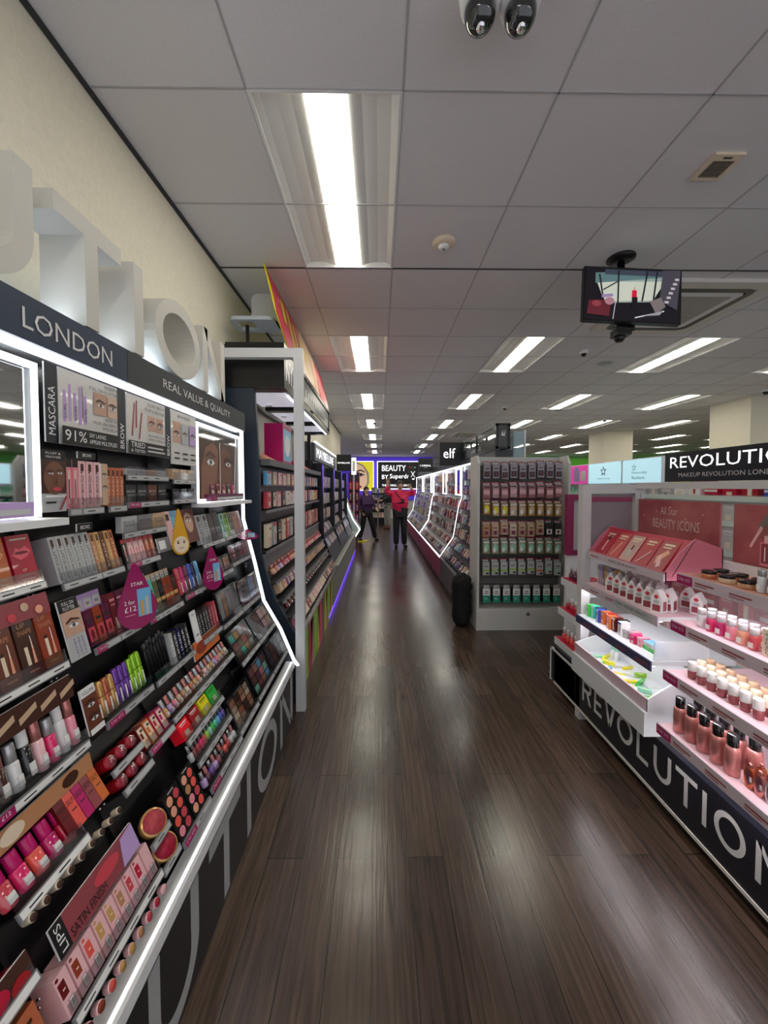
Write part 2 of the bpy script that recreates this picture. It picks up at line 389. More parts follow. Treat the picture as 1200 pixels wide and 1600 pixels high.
def cassette(x0, y0, s, label):
    e = lab_obj('air_conditioner', (x0+s/2,y0+s/2,CEIL), label, 'air conditioner')
    b = MB(); ring(b,x0,x0+s,y0,y0+s,.11*s,CEIL-.028,CEIL,M(srgb(220,216,208),.5)); b.box(x0+.1*s,x0+.9*s,y0+.1*s,y0+.9*s,CEIL-.01,CEIL,M(srgb(215,212,205),.5)); part('panel', b, e)
    b = MB(); ring(b,x0+.1*s,x0+.9*s,y0+.1*s,y0+.9*s,.055*s,CEIL-.03,CEIL-.008,BLK,.09*s); part('air_slot', b, e)
    b = MB(); ring(b,x0+.16*s,x0+.84*s,y0+.16*s,y0+.84*s,.06*s,CEIL-.03,CEIL-.008,WHT,.05*s); part('inner_frame', b, e)
    b = MB(); gm = M(srgb(185,180,170),.6)
    b.box(x0+.22*s,x0+.78*s,y0+.22*s,y0+.78*s,CEIL-.022,CEIL-.012,M(srgb(130,126,118),.6))
    for k in range(24): yy = y0+.225*s+k*.0232*s; b.box(x0+.22*s,x0+.78*s,yy,yy+.012*s,CEIL-.03,CEIL-.022,gm)
    part('grille', b, e)
cassette(2.02, 2.84, .95, 'white square ceiling air conditioner behind the hanging monitor')
cassette(2.1, 10.6, .95, 'far white ceiling air conditioner above the row of brand signs')
for x, y, r, lab in ((2.27,4.33,.045,'small dome camera on the ceiling right of the monitor'),(-.12,9.0,.05,'small dark dome camera beside the fourth lamp above the aisle'),(2.35,7.3,.045,'tiny dome camera between the second and third lamp lines'),(6.0,6.0,.06,'black dome camera on the ceiling by the near pillar'),(5.0,8.6,.05,'dome camera in front of the far pillar')):
    e = lab_obj('dome_camera', (x,y,CEIL), lab, 'camera')
    b = MB(); b.lathe([(r,0),(r*1.02,-.02),(r*.9,-.035)], WHT, (x,y,CEIL), 16); part('housing', b, e)
    b = MB(); b.lathe([(r*.7,-.033)]+[(r*.7*math.cos(a), -.035-r*.7*math.sin(a)) for a in [.3,.7,1.1,1.5]], BLK, (x,y,CEIL), 14); part('dome', b, e)
for x, y, lab in ((2.75,4.75,'flat round speaker in the ceiling in front of the third lamp line'),(3.5,7.6,'round white speaker disc in the ceiling among the far lamps')):
    b = MB(); b.lathe([(.1,0),(.1,-.004),(.085,-.008)], GRYW, (x,y,CEIL), 24); b.lathe([(.08,-.008),(.078,-.0085)], C('grey'), (x,y,CEIL), 24)
    tag(link('ceiling_speaker', b.mesh('speaker')), lab, 'speaker')

# monitor hung from the ceiling
e = lab_obj('ceiling_monitor', (1.6,2.55,CEIL), 'flat screen monitor hanging from the ceiling showing the shop entrance', 'monitor')
b = MB(); b.lathe([(.085,0),(.085,-.012),(.05,-.03),(.03,-.034)], BLK, (1.6,2.6,CEIL), 28); part('ceiling_plate', b, e)
b = MB(); b.lathe([(.022,0),(.022,-.5)], BLK, (1.6,2.6,CEIL), 14); part('pole', b, e)
b = MB(); b.box(1.555,1.645,2.54,2.63,2.50,2.545,BLK); b.lathe([(.03,-.50),(.035,-.53),(.02,-.55)], BLK, (1.6,2.6,CEIL), 14); b.box(1.54,1.66,2.535,2.545,2.52,2.9,BLK); part('bracket', b, e)
T = Matrix.Translation((1.615,2.5,2.73)) @ Matrix.Rotation(R(4), 4, 'Y') @ Matrix.Rotation(R(-3), 4, 'Z') @ Matrix.Rotation(R(-6), 4, 'X')
b = MB(); b.T = T; b.box(-.305,.305,0,.035,-.18,.18,BLK); part('casing', b, e)
def SC(r,g,bb): return M(srgb(r,g,bb), .3, emit=.55)
b = MB(); b.T = T
it = [('r',0,0,.59,.345,SC(22,20,26)), ('p',[(.06,.30),(.53,.33),(.42,.13),(.12,.11)],SC(150,165,160)), ('p',[(.07,.25),(.5,.27),(.42,.14),(.12,.12)],SC(200,205,190)),
 ('p',[(.06,.31),(.53,.34),(.53,.30),(.06,.24)],SC(90,120,122)), ('r',.12,.30,.5,.335,SC(60,66,80)), ('p',[(.2,.33),(.21,.33),(.21,.11),(.2,.11)],SC(25,25,30)), ('p',[(.08,.3),(.09,.3),(.12,.12),(.11,.12)],SC(25,25,30)),
 ('p',[(.38,.33),(.39,.33),(.36,.13),(.35,.13)],SC(25,25,30)), ('p',[(.44,.33),(.45,.33),(.43,.14),(.42,.14)],SC(25,25,30)), ('p',[(.11,.2),(.2,.26),(.2,.25),(.11,.19)],SC(60,60,60)),
 ('r',.29,.155,.32,.2,SC(205,25,60)), ('r',.29,.09,.325,.155,SC(25,22,28)), ('r',.3,.2,.31,.22,SC(200,160,140)),
 ('p',[(.48,.34),(.59,.345),(.57,.08),(.46,.14)],SC(70,66,76)), ('p',[(.4,.13),(.47,.16),(.5,.1),(.44,.05)],SC(120,110,110)),
 ('p',[(.02,.12),(.16,.13),(.15,.02),(.01,.03)],SC(95,35,45)), ('e',.15,.12,.03,.025,SC(170,120,130)), ('e',.07,.1,.03,.02,SC(140,60,70)), ('p',[(.1,.16),(.17,.17),(.17,.15),(.1,.14)],SC(150,130,170)),
 ('p',[(.31,.02),(.49,.07),(.49,.064),(.31,.012)],SC(210,210,215)), ('p',[(.36,.03),(.46,.04),(.49,.075),(.42,.05)],SC(150,150,155)), ('p',[(.17,.0),(.176,0),(.19,.12),(.184,.12)],SC(170,170,175))]
for k in range(6): it.append(('r',.49+.012*k,.12+.03*k,.515+.012*k,.135+.03*k,SC(190,180,190)))
b.art((-.295,0,-.172), U_F, Z, it); part('screen', b, e)
e['label'] = 'flat screen monitor hanging from the ceiling showing the shop entrance'

# ------------------------------------------------------------------ product meshes (front faces local -Y, base z=0)
_P = {}
def proto(fn):
    def g_(*a, **k):
        key = (fn.__name__, a, tuple(sorted(k.items())))
        if key not in _P: _P[key] = [(n, m.mesh(n)) for n, m in fn(*a, **k)]
        return _P[key]
    g_.__name__ = fn.__name__
    return g_
UF = (1,0,0)
@proto
def carton(w, d, h, c, style='plain', c2='white', txt=''):
    b = MB(); m = C(c, .3, coat=.3); b.box(-w/2, w/2, 0, d, 0, h, m); A = []; n2 = C(c2)
    if style == 'plain': A = [('r',w*.15,h*.8,w*.85,h*.86,n2),('r',w*.2,h*.7,w*.8,h*.73,n2),('r',w*.3,h*.12,w*.7,h*.4,C('cream')),('r',w*.15,h*.05,w*.85,h*.07,n2)]
    elif style == 'lips':
        l1 = M(tuple(min(1,x*1.9+.12) for x in srgb(*CN[c])), .3); l2 = M(tuple(x*.35 for x in srgb(*CN[c])), .4)
        A = [('r',w*.15,h*.9,w*.85,h*.93,C('cream')),('p',[(w*.1,h*.6),(w*.3,h*.75),(w*.5,h*.71),(w*.7,h*.77),(w*.9,h*.66),(w*.7,h*.55),(w*.4,h*.5)],l1),('e',w*.5,h*.64,w*.3,h*.03,l2),('t','LIP',w*.36,h*.27,h*.05,C('cream')),('t','CONTOUR KIT',w*.15,h*.17,h*.035,C('cream'),w*.7),('r',w*.2,h*.1,w*.8,h*.11,C('cream'))]
    elif style == 'shape':
        k = INK if c in ('pink','pale pink') else C('tan')
        A = [('t','LIP',w*.22,h*.82,h*.08,k),('t','SHAPE',w*.15,h*.70,h*.08,k,w*.7),('r',w*.28,h*.2,w*.46,h*.5,C('cream')),('r',w*.28,h*.5,w*.46,h*.56,C('dark brown')),('p',[(w*.6,h*.2),(w*.75,h*.2),(w*.72,h*.62),(w*.68,h*.62)],C('peach')),('r',w*.66,h*.45,w*.7,h*.66,WHT),('r',w*.25,h*.08,w*.75,h*.11,k)]
    elif style == 'pencil': A = [('t',txt or 'FLUFFY BROW DUO',w*.72,h*.08,w*.42,n2,h*.62,1),('r',w*.28,h*.78,w*.72,h*.94,C('dark brown')),('r',w*.28,h*.74,w*.5,h*.77,n2)]
    elif style == 'window': A = [('r',w*.1,h*.08,w*.9,h*.92,C('cream')),('r',w*.2,h*.45,w*.55,h*.7,m),('e',w*.62,h*.35,w*.2,h*.07,C('peach')),('e',w*.62,h*.2,w*.2,h*.07,C('pale pink')),('r',w*.4,h*.74,w*.8,h*.84,C('dark brown'))]
    elif style == 'half': A = [('r',0,h*.5,w,h,C('white')),('r',0,0,w,h*.5,n2),('r',w*.2,h*.62,w*.8,h*.66,C('charcoal')),('r',w*.3,h*.75,w*.7,h*.8,C('charcoal')),('r',w*.2,h*.2,w*.8,h*.23,C('mint')),('r',w*.2,h*.3,w*.6,h*.34,C('white'))]
    elif style == 'band': A = [('r',0,h*.38,w,h*.55,n2),('r',w*.2,h*.7,w*.8,h*.76,C('charcoal')),('r',w*.35,h*.1,w*.65,h*.2,C('charcoal'))]
    elif style == 'stripe': A = [('r',0,h*.84,w,h,n2),('r',w*.35,h*.1,w*.65,h*.78,C('cream')),('r',w*.42,h*.2,w*.58,h*.6,n2)]
    elif style == 'text': A = [('t',txt,w*.75,h*.08,w*.5,n2,h*.8,1)]
    elif style == 'tag': A = [('r',w*.1,h*.45,w*.62,h*.82,n2),('r',w*.3,h*.6,w*.5,h*.64,C('cream')),('e',w*.2,h*.93,w*.13,h*.04,n2),('r',w*.3,h*.06,w*.8,h*.36,M(srgb(205,170,172),.2,coat=1)),('r',w*.42,h*.1,w*.7,h*.33,C('white'))]+[('r',w*.46,h*(.13+.035*j),w*.66,h*(.145+.035*j),INK) for j in range(5)]
    elif style == 'word': A = [('t',txt,w*.12,h*.55,h*.14,n2,w*.76),('r',w*.2,h*.4,w*.8,h*.43,n2)]
    b.art((-w/2,0,0), UF, Z, A, .0002, .0003)
    return [('carton', b)]
@proto
def tube_gloss(r, h, c, capc='rose gold', capf=.42, sq=1.0, top=True):
    b = MB(); hb = h*(1-capf); b.lathe([(r*.92,0),(r,.003),(r,hb-.003),(r*.75,hb)], C(c, .12, coat=1), n=12, sq=sq)
    b.box(-r*.5, r*.5, -r*sq-.0008, -r*sq*.8, hb*.15, hb*.5, C('white'))
    k = MB(); k.lathe([(r*.8,hb),(r*.88,hb+.002),(r*.88,h-.003),(r*.8,h)], C(capc, .18, metal=.6 if capc in ('silver','gold','rose gold','copper') else 0), n=12, sq=sq)
    return [('tube', b), ('cap', k)]
@proto
def mascara(r, h, c, band='white'):
    m = C(c, .22, metal=.55 if c in ('gold','purple','lime','copper') else 0, coat=.5)
    b = MB(); b.lathe([(r*.8,0),(r*.95,.006),(r*1.05,h*.35),(r,h*.55),(r*.96,h*.56)], m, n=12); b.box(-r*.25,r*.25,-r*1.08,-r*.9,h*.08,h*.45,C(band))
    k = MB(); k.lathe([(r*.96,h*.565),(r,h*.6),(r*.92,h*.93),(r*.6,h)], m, n=12)
    return [('tube', b), ('cap', k)]
@proto
def pencil(r, h, c, tip='black'):
    b = MB(); b.lathe([(r,0),(r,h*.8),(r*.9,h*.82)], C(c,.3), n=8)
    k = MB(); k.lathe([(r*1.05,h*.8),(r*1.05,h)], C(tip,.3), n=8)
    return [('barrel', b), ('cap', k)]
@proto
def compact(r, d, rimc, panc, lid=True):
    b = MB(); b.lathe([(r*.96,0),(r,.002),(r,d-.002),(r*.96,d)], C(rimc,.2,metal=.3), (0,0,r), 24, 'y')
    p = MB(); mp = noisy(srgb(*CN[panc]), tuple(x*.6 for x in srgb(*CN[panc])), 90, .6)
    p.lathe([(r*.85,-.0015),(r*.85,.001)], mp, (0,0,r), 24, 'y')
    out = [('case', b), ('powder_pan', p)]
    if lid:
        l = MB(); l.lathe([(r*.82,-.006),(r*.9,-.004),(r*.93,.0)], ACRYL, (0,0,r), 24, 'y'); out.append(('clear_lid', l))
    return out
@proto
def palette(w, h, cols, rows, shades, casec='black', rnd=False, lid=True, d=.014):
    b = MB(); b.box(-w/2,w/2,0,d,0,h,C(casec,.25,coat=.4)); p = MB(); A = []; k = 0
    cw = w*.9/cols; ch = h*.86/rows
    for j in range(rows):
        for i in range(cols):
            m = C(shades[k % len(shades)], .6); k += 1; x = w*.05+i*cw; y = h*.05+j*ch
            A.append(('e',x+cw/2,y+ch/2,min(cw,ch)*.43,min(cw,ch)*.43,m) if rnd else ('r',x+cw*.07,y+ch*.07,x+cw*.93,y+ch*.93,m))
    p.art((-w/2,0,0), UF, Z, A, 0, .0005)
    b.art((-w/2,0,0), UF, Z, [('r',w*.3,h*.93,w*.7,h*.955,C('silver'))])
    out = [('case', b), ('shade_pans', p)]
    if lid:
        l = MB(); l.box(-w/2,w/2,-.005,-.002,0,h,ACRYL); out.append(('clear_lid', l))
    return out
@proto
def hang_pack(w, h, c, head='crimson', inner='pale pink', d=.018, art=0, headf=.2, fill='cream'):
    b = MB(); b.box(-w/2,w/2,d,d+.001,0,h,C(c)); hh = h*headf
    A = [('r',w*.05,h-hh*.3,w*.95,h,C(head)),('r',w*.12,h-hh,w*.88,h-hh*.32,C('silver')),('r',w*.3,h-hh*.8,w*.7,h-hh*.6,C('grey'))]
    b.art((-w/2,d,0), UF, Z, A, .0003)
    k = MB(); ww = w*.86; k.box(-ww/2,ww/2,0,d-.0002,h*.04,h-hh*1.05,C(inner,.15,coat=1)); H = h-hh*1.05-h*.04
    m = C(fill); A = []
    if art == 0:
        for i in range(5): A.append(('e',ww*(.14+.18*i),H*.45,ww*.07,H*.22,m))
        A += [('r',ww*.1,H*.8,ww*.9,H*.88,INK)]
    elif art == 1: A = [('e',ww*.5,H*.45,ww*.35,H*.3,m),('e',ww*.35,H*.3,ww*.2,H*.2,WHT),('r',ww*.1,H*.8,ww*.9,H*.9,WHT)]
    elif art == 2: A = [('r',ww*.1,H*.1,ww*.9,H*.5,m),('r',ww*.2,H*.65,ww*.8,H*.72,INK),('e',ww*.5,H*.3,ww*.2,H*.14,C('dark red'))]
    elif art == 3: A = [('r',0,H*.3,ww,H*.42,m),('r',ww*.2,H*.65,ww*.8,H*.7,INK),('r',ww*.5,H*.08,ww*.9,H*.2,INK)]
    k.art((-ww/2,0,h*.04), UF, Z, A, .0003)
    return [('backing_card', b), ('blister', k)]
@proto
def spray_bottle(r, h, c, capc='black'):
    b = MB(); b.lathe([(r*.85,0),(r,.004),(r,h*.6),(r*.9,h*.68),(r*.66,h*.71)], C(c,.2,metal=.35), n=20)
    b.art((-r*.7,-r*.98,h*.1), UF, Z, [('t','REVOLUTION',r*.15,h*.28,r*.16,C('dark brown'),r*1.1),('r',r*.35,h*.22,r*1.05,h*.235,C('dark brown')),('r',r*.35,h*.12,r*1.05,h*.13,C('dark brown'))],.0002)
    k = MB(); k.lathe([(r*.72,h*.7),(r*.74,h*.72),(r*.72,h*.985),(r*.64,h)], C(capc,.12,coat=1), n=20)
    return [('bottle', b), ('cap', k)]
@proto
def jar(r, h, c, lidc='black'):
    b = MB(); b.lathe([(r*.95,0),(r,.003),(r,h*.55),(r*.9,h*.6)], C(c,.12,coat=1), n=20)
    k = MB(); k.lathe([(r*.92,h*.6),(r*.95,h*.63),(r*.95,h*.97),(r*.88,h)], C(lidc,.2), n=20)
    return [('jar', b), ('lid', k)]
@proto
def stub(r, h, c, capc='white'):         # small round bottle under a wide pale cap
    b = MB(); b.lathe([(r*.9,0),(r*.95,.002),(r*.95,h*.48)], C(c,.15,coat=.6), n=16)
    k = MB(); k.lathe([(r,h*.48),(r*1.02,h*.5),(r,h*.97),(r*.92,h)], C(capc,.35), n=16)
    return [('bottle', b), ('cap', k)]
@proto
def polish(w, h, c, capc='silver'):
    b = MB(); b.lathe([(w*.45,0),(w*.5,.002),(w*.5,h*.45),(w*.25,h*.52)], C(c,.12,coat=1), n=10)
    k = MB(); k.lathe([(w*.3,h*.5),(w*.28,h*.98),(w*.22,h)], C(capc,.2,metal=.7 if capc=='silver' else 0), n=10)
    return [('bottle', b), ('cap', k)]
@proto
def gable_box(w, d, h):
    b = MB(); m = C('white',.5); hb = h*.62
    b.box(-w/2,w/2,0,d,0,hb,m)
    b.prism([(-w/2,0,hb),(w/2,0,hb),(w*.06,0,h),(-w*.06,0,h)], (0,d,0), m)
    b.art((-w/2,0,0), UF, Z, [('r',w*.15,h*.08,w*.85,h*.36,C('mauve')),('e',w*.5,h*.48,w*.3,h*.09,C('silver')),('e',w*.5,h*.7,w*.2,h*.09,C('rose')),('r',w*.3,h*.83,w*.7,h*.86,C('pale pink'))], .0003)
    b.art((-w/2,d,0), (0,-1,0), Z, [('r',d*.2,h*.1,d*.8,h*.5,C('mauve'))], .0003)
    b.art((w/2,0,0), (0,1,0), Z, [('r',d*.2,h*.1,d*.8,h*.5,C('mauve'))], .0003)
    return [('carton', b)]
@proto
def squeeze_tube(w, h, c, capc='copper'):
    b = MB(); b.prism([(-w*.3,0,h*.22),(w*.3,0,h*.22),(w*.5,.001,h*.97),(w*.5,.001,h),(-w*.5,.001,h),(-w*.5,.001,h*.97)], (0,.012,0), C(c,.2,metal=.4))
    k = MB(); k.lathe([(w*.28,0),(w*.3,.003),(w*.26,h*.2),(w*.2,h*.22)], C(capc,.2,metal=.5), (0,.006,0), 12)
    return [('tube', b), ('cap', k)]
@proto
def teardrop_pack(w, h, c):       # glossy brush-handle like bottle in metallic colour with dark centre
    b = MB(); m = C(c,.15,metal=.6)
    P = [(0,0),(w*.3,0),(w*.5,h*.25),(w*.5,h*.55),(w*.3,h*.78),(w*.12,h*.82),(-w*.12,h*.82),(-w*.3,h*.78),(-w*.5,h*.55),(-w*.5,h*.25),(-w*.3,0)]
    b.prism([(x,0,z) for x,z in P[1:]], (0,.014,0), m); b.art((-w/2,0,0), UF, Z, [('e',w*.5,h*.42,w*.28,h*.28,C('plum')),('r',w*.62,h*.3,w*.85,h*.5,WHT)], .0003)
    k = MB(); k.lathe([(w*.16,h*.82),(w*.2,h*.85),(w*.2,h*.97),(w*.14,h)], C('rose gold',.2,metal=.7), (0,.007,0), 10)
    return [('bottle', b), ('cap', k)]

def put(pr, name, label, cat, group, loc, rz=0., tilt=0., spin=0.):
    while len(label.split()) > 16 and ' the ' in label: label = label.replace(' the ', ' ', 1)
    o = bpy.data.objects.new(name, pr[0][1]); COL.objects.link(o)
    o.location = loc; o.rotation_euler = (-tilt, spin, rz); tag(o, label, cat, group)
    for n, me in pr[1:]:
        c = bpy.data.objects.new(n, me); COL.objects.link(c); c.parent = o
    return o
def place(pr, name, cat, label, group, loc, rz=0., tilt=0., spin=0.): return put(pr, name, label, cat, group, loc, rz, tilt, spin)
def row(P0, P1, n, rz, tilt, fn, name, cat, desc, group, side='left', jit=0.0, ordinal='auto', back=(0,0,0), rows=1, rowgap=.03, lean=0.):
    """n goods from P0 to P1 (item centres); fn(i) -> (mesh set, colour word)"""
    items = [fn(i) for i in range(n)]; words = [w for _, w in items]
    for r_ in range(rows):
        for i in range(n):
            t = (i+.5)/n; p = [P0[k]+(P1[k]-P0[k])*t+back[k]*r_ for k in range(3)]
            pr, w = items[i]
            lab = f'{w} {desc}'
            if rows > 1: lab += (', front row' if r_ == 0 else f', {ORD[r_]} row back')
            if ordinal != 'none' and words.count(w) > 1: lab += f', {ORD[i]} from {side}'
            put(pr, name, lab, cat, group, p, rz+random.uniform(-jit, jit), tilt, random.uniform(-lean, lean))

# ------------------------------------------------------------------ left display (near)
LP = [(-.87,2.2),(-.87,1.30),(-.80,1.02),(-.745,.775),(-.64,.59),(-.555,.385)]
def prof(P, z):
    for (xa,za),(xb,zb) in zip(P, P[1:]):
        if zb <= z <= za+1e-9: return xa+(xb-xa)*(z-za)/(zb-za), math.atan2(abs(xb-xa), za-zb)
    return P[-1][0], .4
L_E = empty('makeup_display_stand', (-.8,1.2,0), 'near left black makeup wall stand with big raised white letters on top', 'display stand')
Y0, Y1 = -.4, 2.47
# back panel following the profile, 7 cm behind the goods
mb = MB(); off = [(x-.075, z) for x, z in LP]; off[0] = (off[0][0], 1.84)
mb.prism([(x, Y0, z) for x, z in off]+[(-1.09,Y0,.38),(-1.09,Y0,1.84)], (0,Y1-Y0,0), M(srgb(16,16,19), .3)); part('back_panel', mb, L_E)
mb = MB(); mb.box(-1.09,-.56,Y0,Y1,.0,.345,M(srgb(40,38,42),.45))
yr = {'L':(.58,.82),'U':(.90,1.16),'T':(1.235,1.52),'I':(1.595,1.65),'O':(1.74,2.07),'N':(2.14,2.44)}
for ch, (a, b) in yr.items():
    w = b-a; glyph3d(mb, ch, (-.5595,a,.015), U_L, Z, w, .30, .05, 0, M(srgb(175,176,178),.5))
part('kick_panel', mb, L_E, 'dark kick panel printed with giant grey letters')
mb = MB(); mb.box(-.605,-.572,Y0,Y1+.02,.345,.378,WHT); mb.box(-.571,-.560,Y0,Y1+.02,.345,.376,M((.93,.96,1),.4,emit=.9)); mb.box(-.559,-.549,Y0,Y1+.02,.342,.382,WHT); mb.box(-.605,-.555,Y0,Y1+.02,.34,.346,BLK); part('lip_light', mb, L_E, 'glowing white front lip')
# end panel with lit edge
pts = [(-.875,1.86)]+LP[1:]+[(-.53,.35)]
mb = MB(); mb.prism([(x,Y1,z) for x,z in pts]+[(-1.09,Y1,.0),(-1.09,Y1,1.86)], (0,.02,0), M(srgb(60,64,72),.5)); part('end_panel', mb, L_E)
mb = MB()
for (xa,za),(xb,zb) in zip(pts, pts[1:]): mb.prism([(xa-.006,Y1-.006,za),(xa+.008,Y1-.006,za),(xb+.008,Y1-.006,zb),(xb-.006,Y1-.006,zb)], (0,.022,0), GLOW)
part('edge_light', mb, L_E, 'white lit edge strip')
# header board
HN = M(srgb(32,50,76),.5); HG = M(srgb(44,49,56),.5)
mb = MB(); mb.box(-1.05,-.85,Y0,1.33,1.855,1.965,HN); mb.box(-1.05,-.85,1.333,Y1,1.855,1.965,HG)
wl = M(srgb(222,222,222),.5)
mb.art((-.85,0,0), U_L, Z, [('t','MAKEUP REVOLUTION',-.20,1.883,.05,wl,1.02),('t','LONDON',.945,1.883,.05,wl,.31),('t','REAL VALUE & QUALITY',1.545,1.888,.04,wl,.68)])
part('header_board', mb, L_E, 'navy header board lettered in white')
mb = MB(); mb.box(-1.05,-.90,Y0,Y1,1.845,1.8545,WHT); mb.box(-.88,-.862,Y0,Y1,1.846,1.8545,M((.95,.97,1.0),.4,emit=7)); part('header_light', mb, L_E, 'bright strip light under the header')
LW = M(srgb(205,202,196),.6)
for ch, a, b in (('U',.70,.985),('T',1.045,1.31),('I',1.375,1.43),('O',1.50,1.87),('N',1.90,2.16)):
    mb = MB(); glyph3d(mb, ch, (-.85,a,1.970), U_L, Z, b-a, .31, .052, .13, LW); part('raised_letter', mb, L_E, f'raised white letter {ch}')
mb = MB(); mb.box(-.965,-.90,Y0,Y1-.1,1.9655,1.9685,M((.75,.88,1),.4,emit=5)); part('halo_light', mb, L_E, 'cool strip light behind the letters')
BAY = [.42,.71,1.0,1.30,1.58,1.84,2.13,2.45]
for y in BAY[1:]:
    mb = MB()
    for (xa,za),(xb,zb) in zip(off[0:1]+off[1:], off[1:]):
        mb.prism([(xa,y-.004,za),(xa+.012,y-.004,za),(xb+.012,y-.004,zb),(xb,y-.004,zb)], (0,.008,0), BLK)
    for z in (1.47,1.22,1.0,.8,.66,.5):
        x, t = prof(LP, z)
        for dy in (-.008,.008): mb.lathe([(.004,0),(.003,.006)], CHROME, (x-.055,y+dy,z), 8, 'x'); mb.lathe([(.004,0),(.003,.006)], CHROME, (x-.055,y+dy,z+.018), 8, 'x')
    part('bay_divider', mb, L_E)

def lshelf(y0, y1, z, tagm=None, tone='white', dep=.07, textc=None, d2=0., clear=True):
    x, t = prof(LP, z); x += d2
    s = MB(); s.T = Matrix.Translation((x,y0,z)) @ Matrix.Rotation(R(90),4,'Z') @ Matrix.Rotation(-t,4,'X')
    w = y1-y0; s.box(0,w,0,dep,-.006,-.001,BLK); sh = part('shelf', s, L_E)
    r = MB(); r.T = s.T; r.box(0,w,-.006,0,-.020,.0,C('grey',.35)); A = [('r',.003,.003,w-.003,.0175,C('white') if y0 < 1.0 else C('silver'))]
    for k in range(max(1,int(w/.07))):
        xx = .02+k*.07
        if xx+.04 < w: A.append(('r',xx,.0085,xx+.03,.0115,INK))
    if tagm: A += [('r',.004,.001,min(.07,w*.4),.019,TAGM),('t','2 for £12',.01,.008,.008,WHT,min(.05,w*.3))]
    r.art((0,-.006,-.020), UF, Z, A, .0003); part('price_rail', r, sh)
    if clear: f_ = MB(); f_.T = s.T; f_.box(.002,w-.002,-.0045,-.003,0,.03,ACRYL); part('clear_front', f_, sh)
    return x, t
def lrow(y0, y1, z, n, fn, name, cat, desc, group, tagm=None, shelf=True, inset=.004, **k):
    d2 = k.pop('d2', 0.); x, t = prof(LP, z)
    if shelf: lshelf(y0, y1, z, tagm, d2=d2, clear=k.pop('clear',True))
    row((x-inset+d2,y0,z), (x-inset+d2,y1,z), n, R(90), k.pop('tilt', t), fn, name, cat, desc, group, 'left', **k)

def eye(x, y, s, sk=SKIN):      # a close-up eye with brow inside a print
    return [('p',[(x-s,y+s*.55),(x-s*.2,y+s*.95),(x+s,y+s*.6),(x+s,y+s*.38),(x-s*.1,y+s*.62),(x-s,y+s*.3)],C('dark brown')),
            ('p',[(x-s*.75,y),(x-s*.2,y+s*.32),(x+s*.4,y+s*.25),(x+s*.8,y-s*.05),(x+s*.2,y-s*.28),(x-s*.4,y-s*.2)],WHT), ('e',x,y+s*.02,s*.26,s*.27,C('grey')), ('e',x,y+s*.02,s*.12,s*.13,INK),
            ('p',[(x-s*.8,y+s*.02),(x-s*.2,y+s*.4),(x+s*.4,y+s*.33),(x+s*.85,y),(x+s*.4,y+s*.24),(x-s*.2,y+s*.31)],INK)]
def card(y0, y1, z0, z1, items, label, name='display_card', cat='sign', x=None, thick=.004):
    """an upright or tilted printed card on the left stand, front at the goods plane"""
    X, t = prof(LP, z0)
    if x is not None: X = x
    w = y1-y0; h = (z1-z0)/math.cos(t)
    b = MB(); b.box(-w/2,w/2,0,thick,0,h,WHT); b.art((-w/2,0,0), UF, Z, items(w,h), .0003)
    return put([('card', b.mesh('card'))], name, label, cat, None, (X,(y0+y1)/2,z0), R(90), t)
# header posters
gl = C('silver',.25)
card(1.025,1.065,1.62,1.828, lambda w,h: [('r',0,0,w,h,NAVY),('t','MASCARA',w*.78,h*.1,w*.55,WHT,h*.62,1)], 'black strip reading MASCARA beside the lit mirror')
card(1.068,1.30,1.62,1.828, lambda w,h: [('r',0,0,w,h,M(srgb(214,212,210),.25,coat=.4))]+[('r',w*(.06+.08*i),h*(.3+.02*(i%3)),w*(.105+.08*i),h*(.72+.1*(i%2)),C('lilac')) for i in range(5)]+[('r',w*.35,h*.4,w*.36,h*.85,INK)]
  +[('t','CURL',w*(.10+.16*i),h*.35,w*.03,INK,h*.2,1) for i in range(3)]+[('r',w*.55,h*.5,w*.78,h*.82,SKIN),('r',w*.80,h*.5,w*.99,h*.82,M(srgb(215,185,165),.5))]+eye(w*.665,h*.64,w*.09)+eye(w*.89,h*.64,w*.08)
  +[('t','WISPIFY',w*.72,h*.9,h*.06,INK,w*.25),('t','FULL ON FLUTTER',w*.45,h*.83,h*.05,INK,w*.52),('t','WIDE EYE',w*.72,h*.42,h*.045,INK),('t','FALSE LASH EFFECT',w*.5,h*.35,h*.045,INK,w*.47),('t','WING BRUSH',w*.66,h*.28,h*.045,INK,w*.3),
  ('r',0,0,w,h*.24,INK),('t','91%',w*.04,h*.05,h*.15,WHT,w*.34),('t','SAY LASHES',w*.42,h*.14,h*.06,WHT,w*.3),('t','APPEAR MULTIPLIED',w*.42,h*.05,h*.06,WHT,w*.52)], 'mascara poster with lilac tubes, two eyes and 91% in white')
card(1.304,1.345,1.62,1.828, lambda w,h: [('r',0,0,w,h,NAVY),('t','BROW',w*.78,h*.06,w*.5,WHT,h*.4,1)], 'black strip reading BROW left of the tried and tested poster')
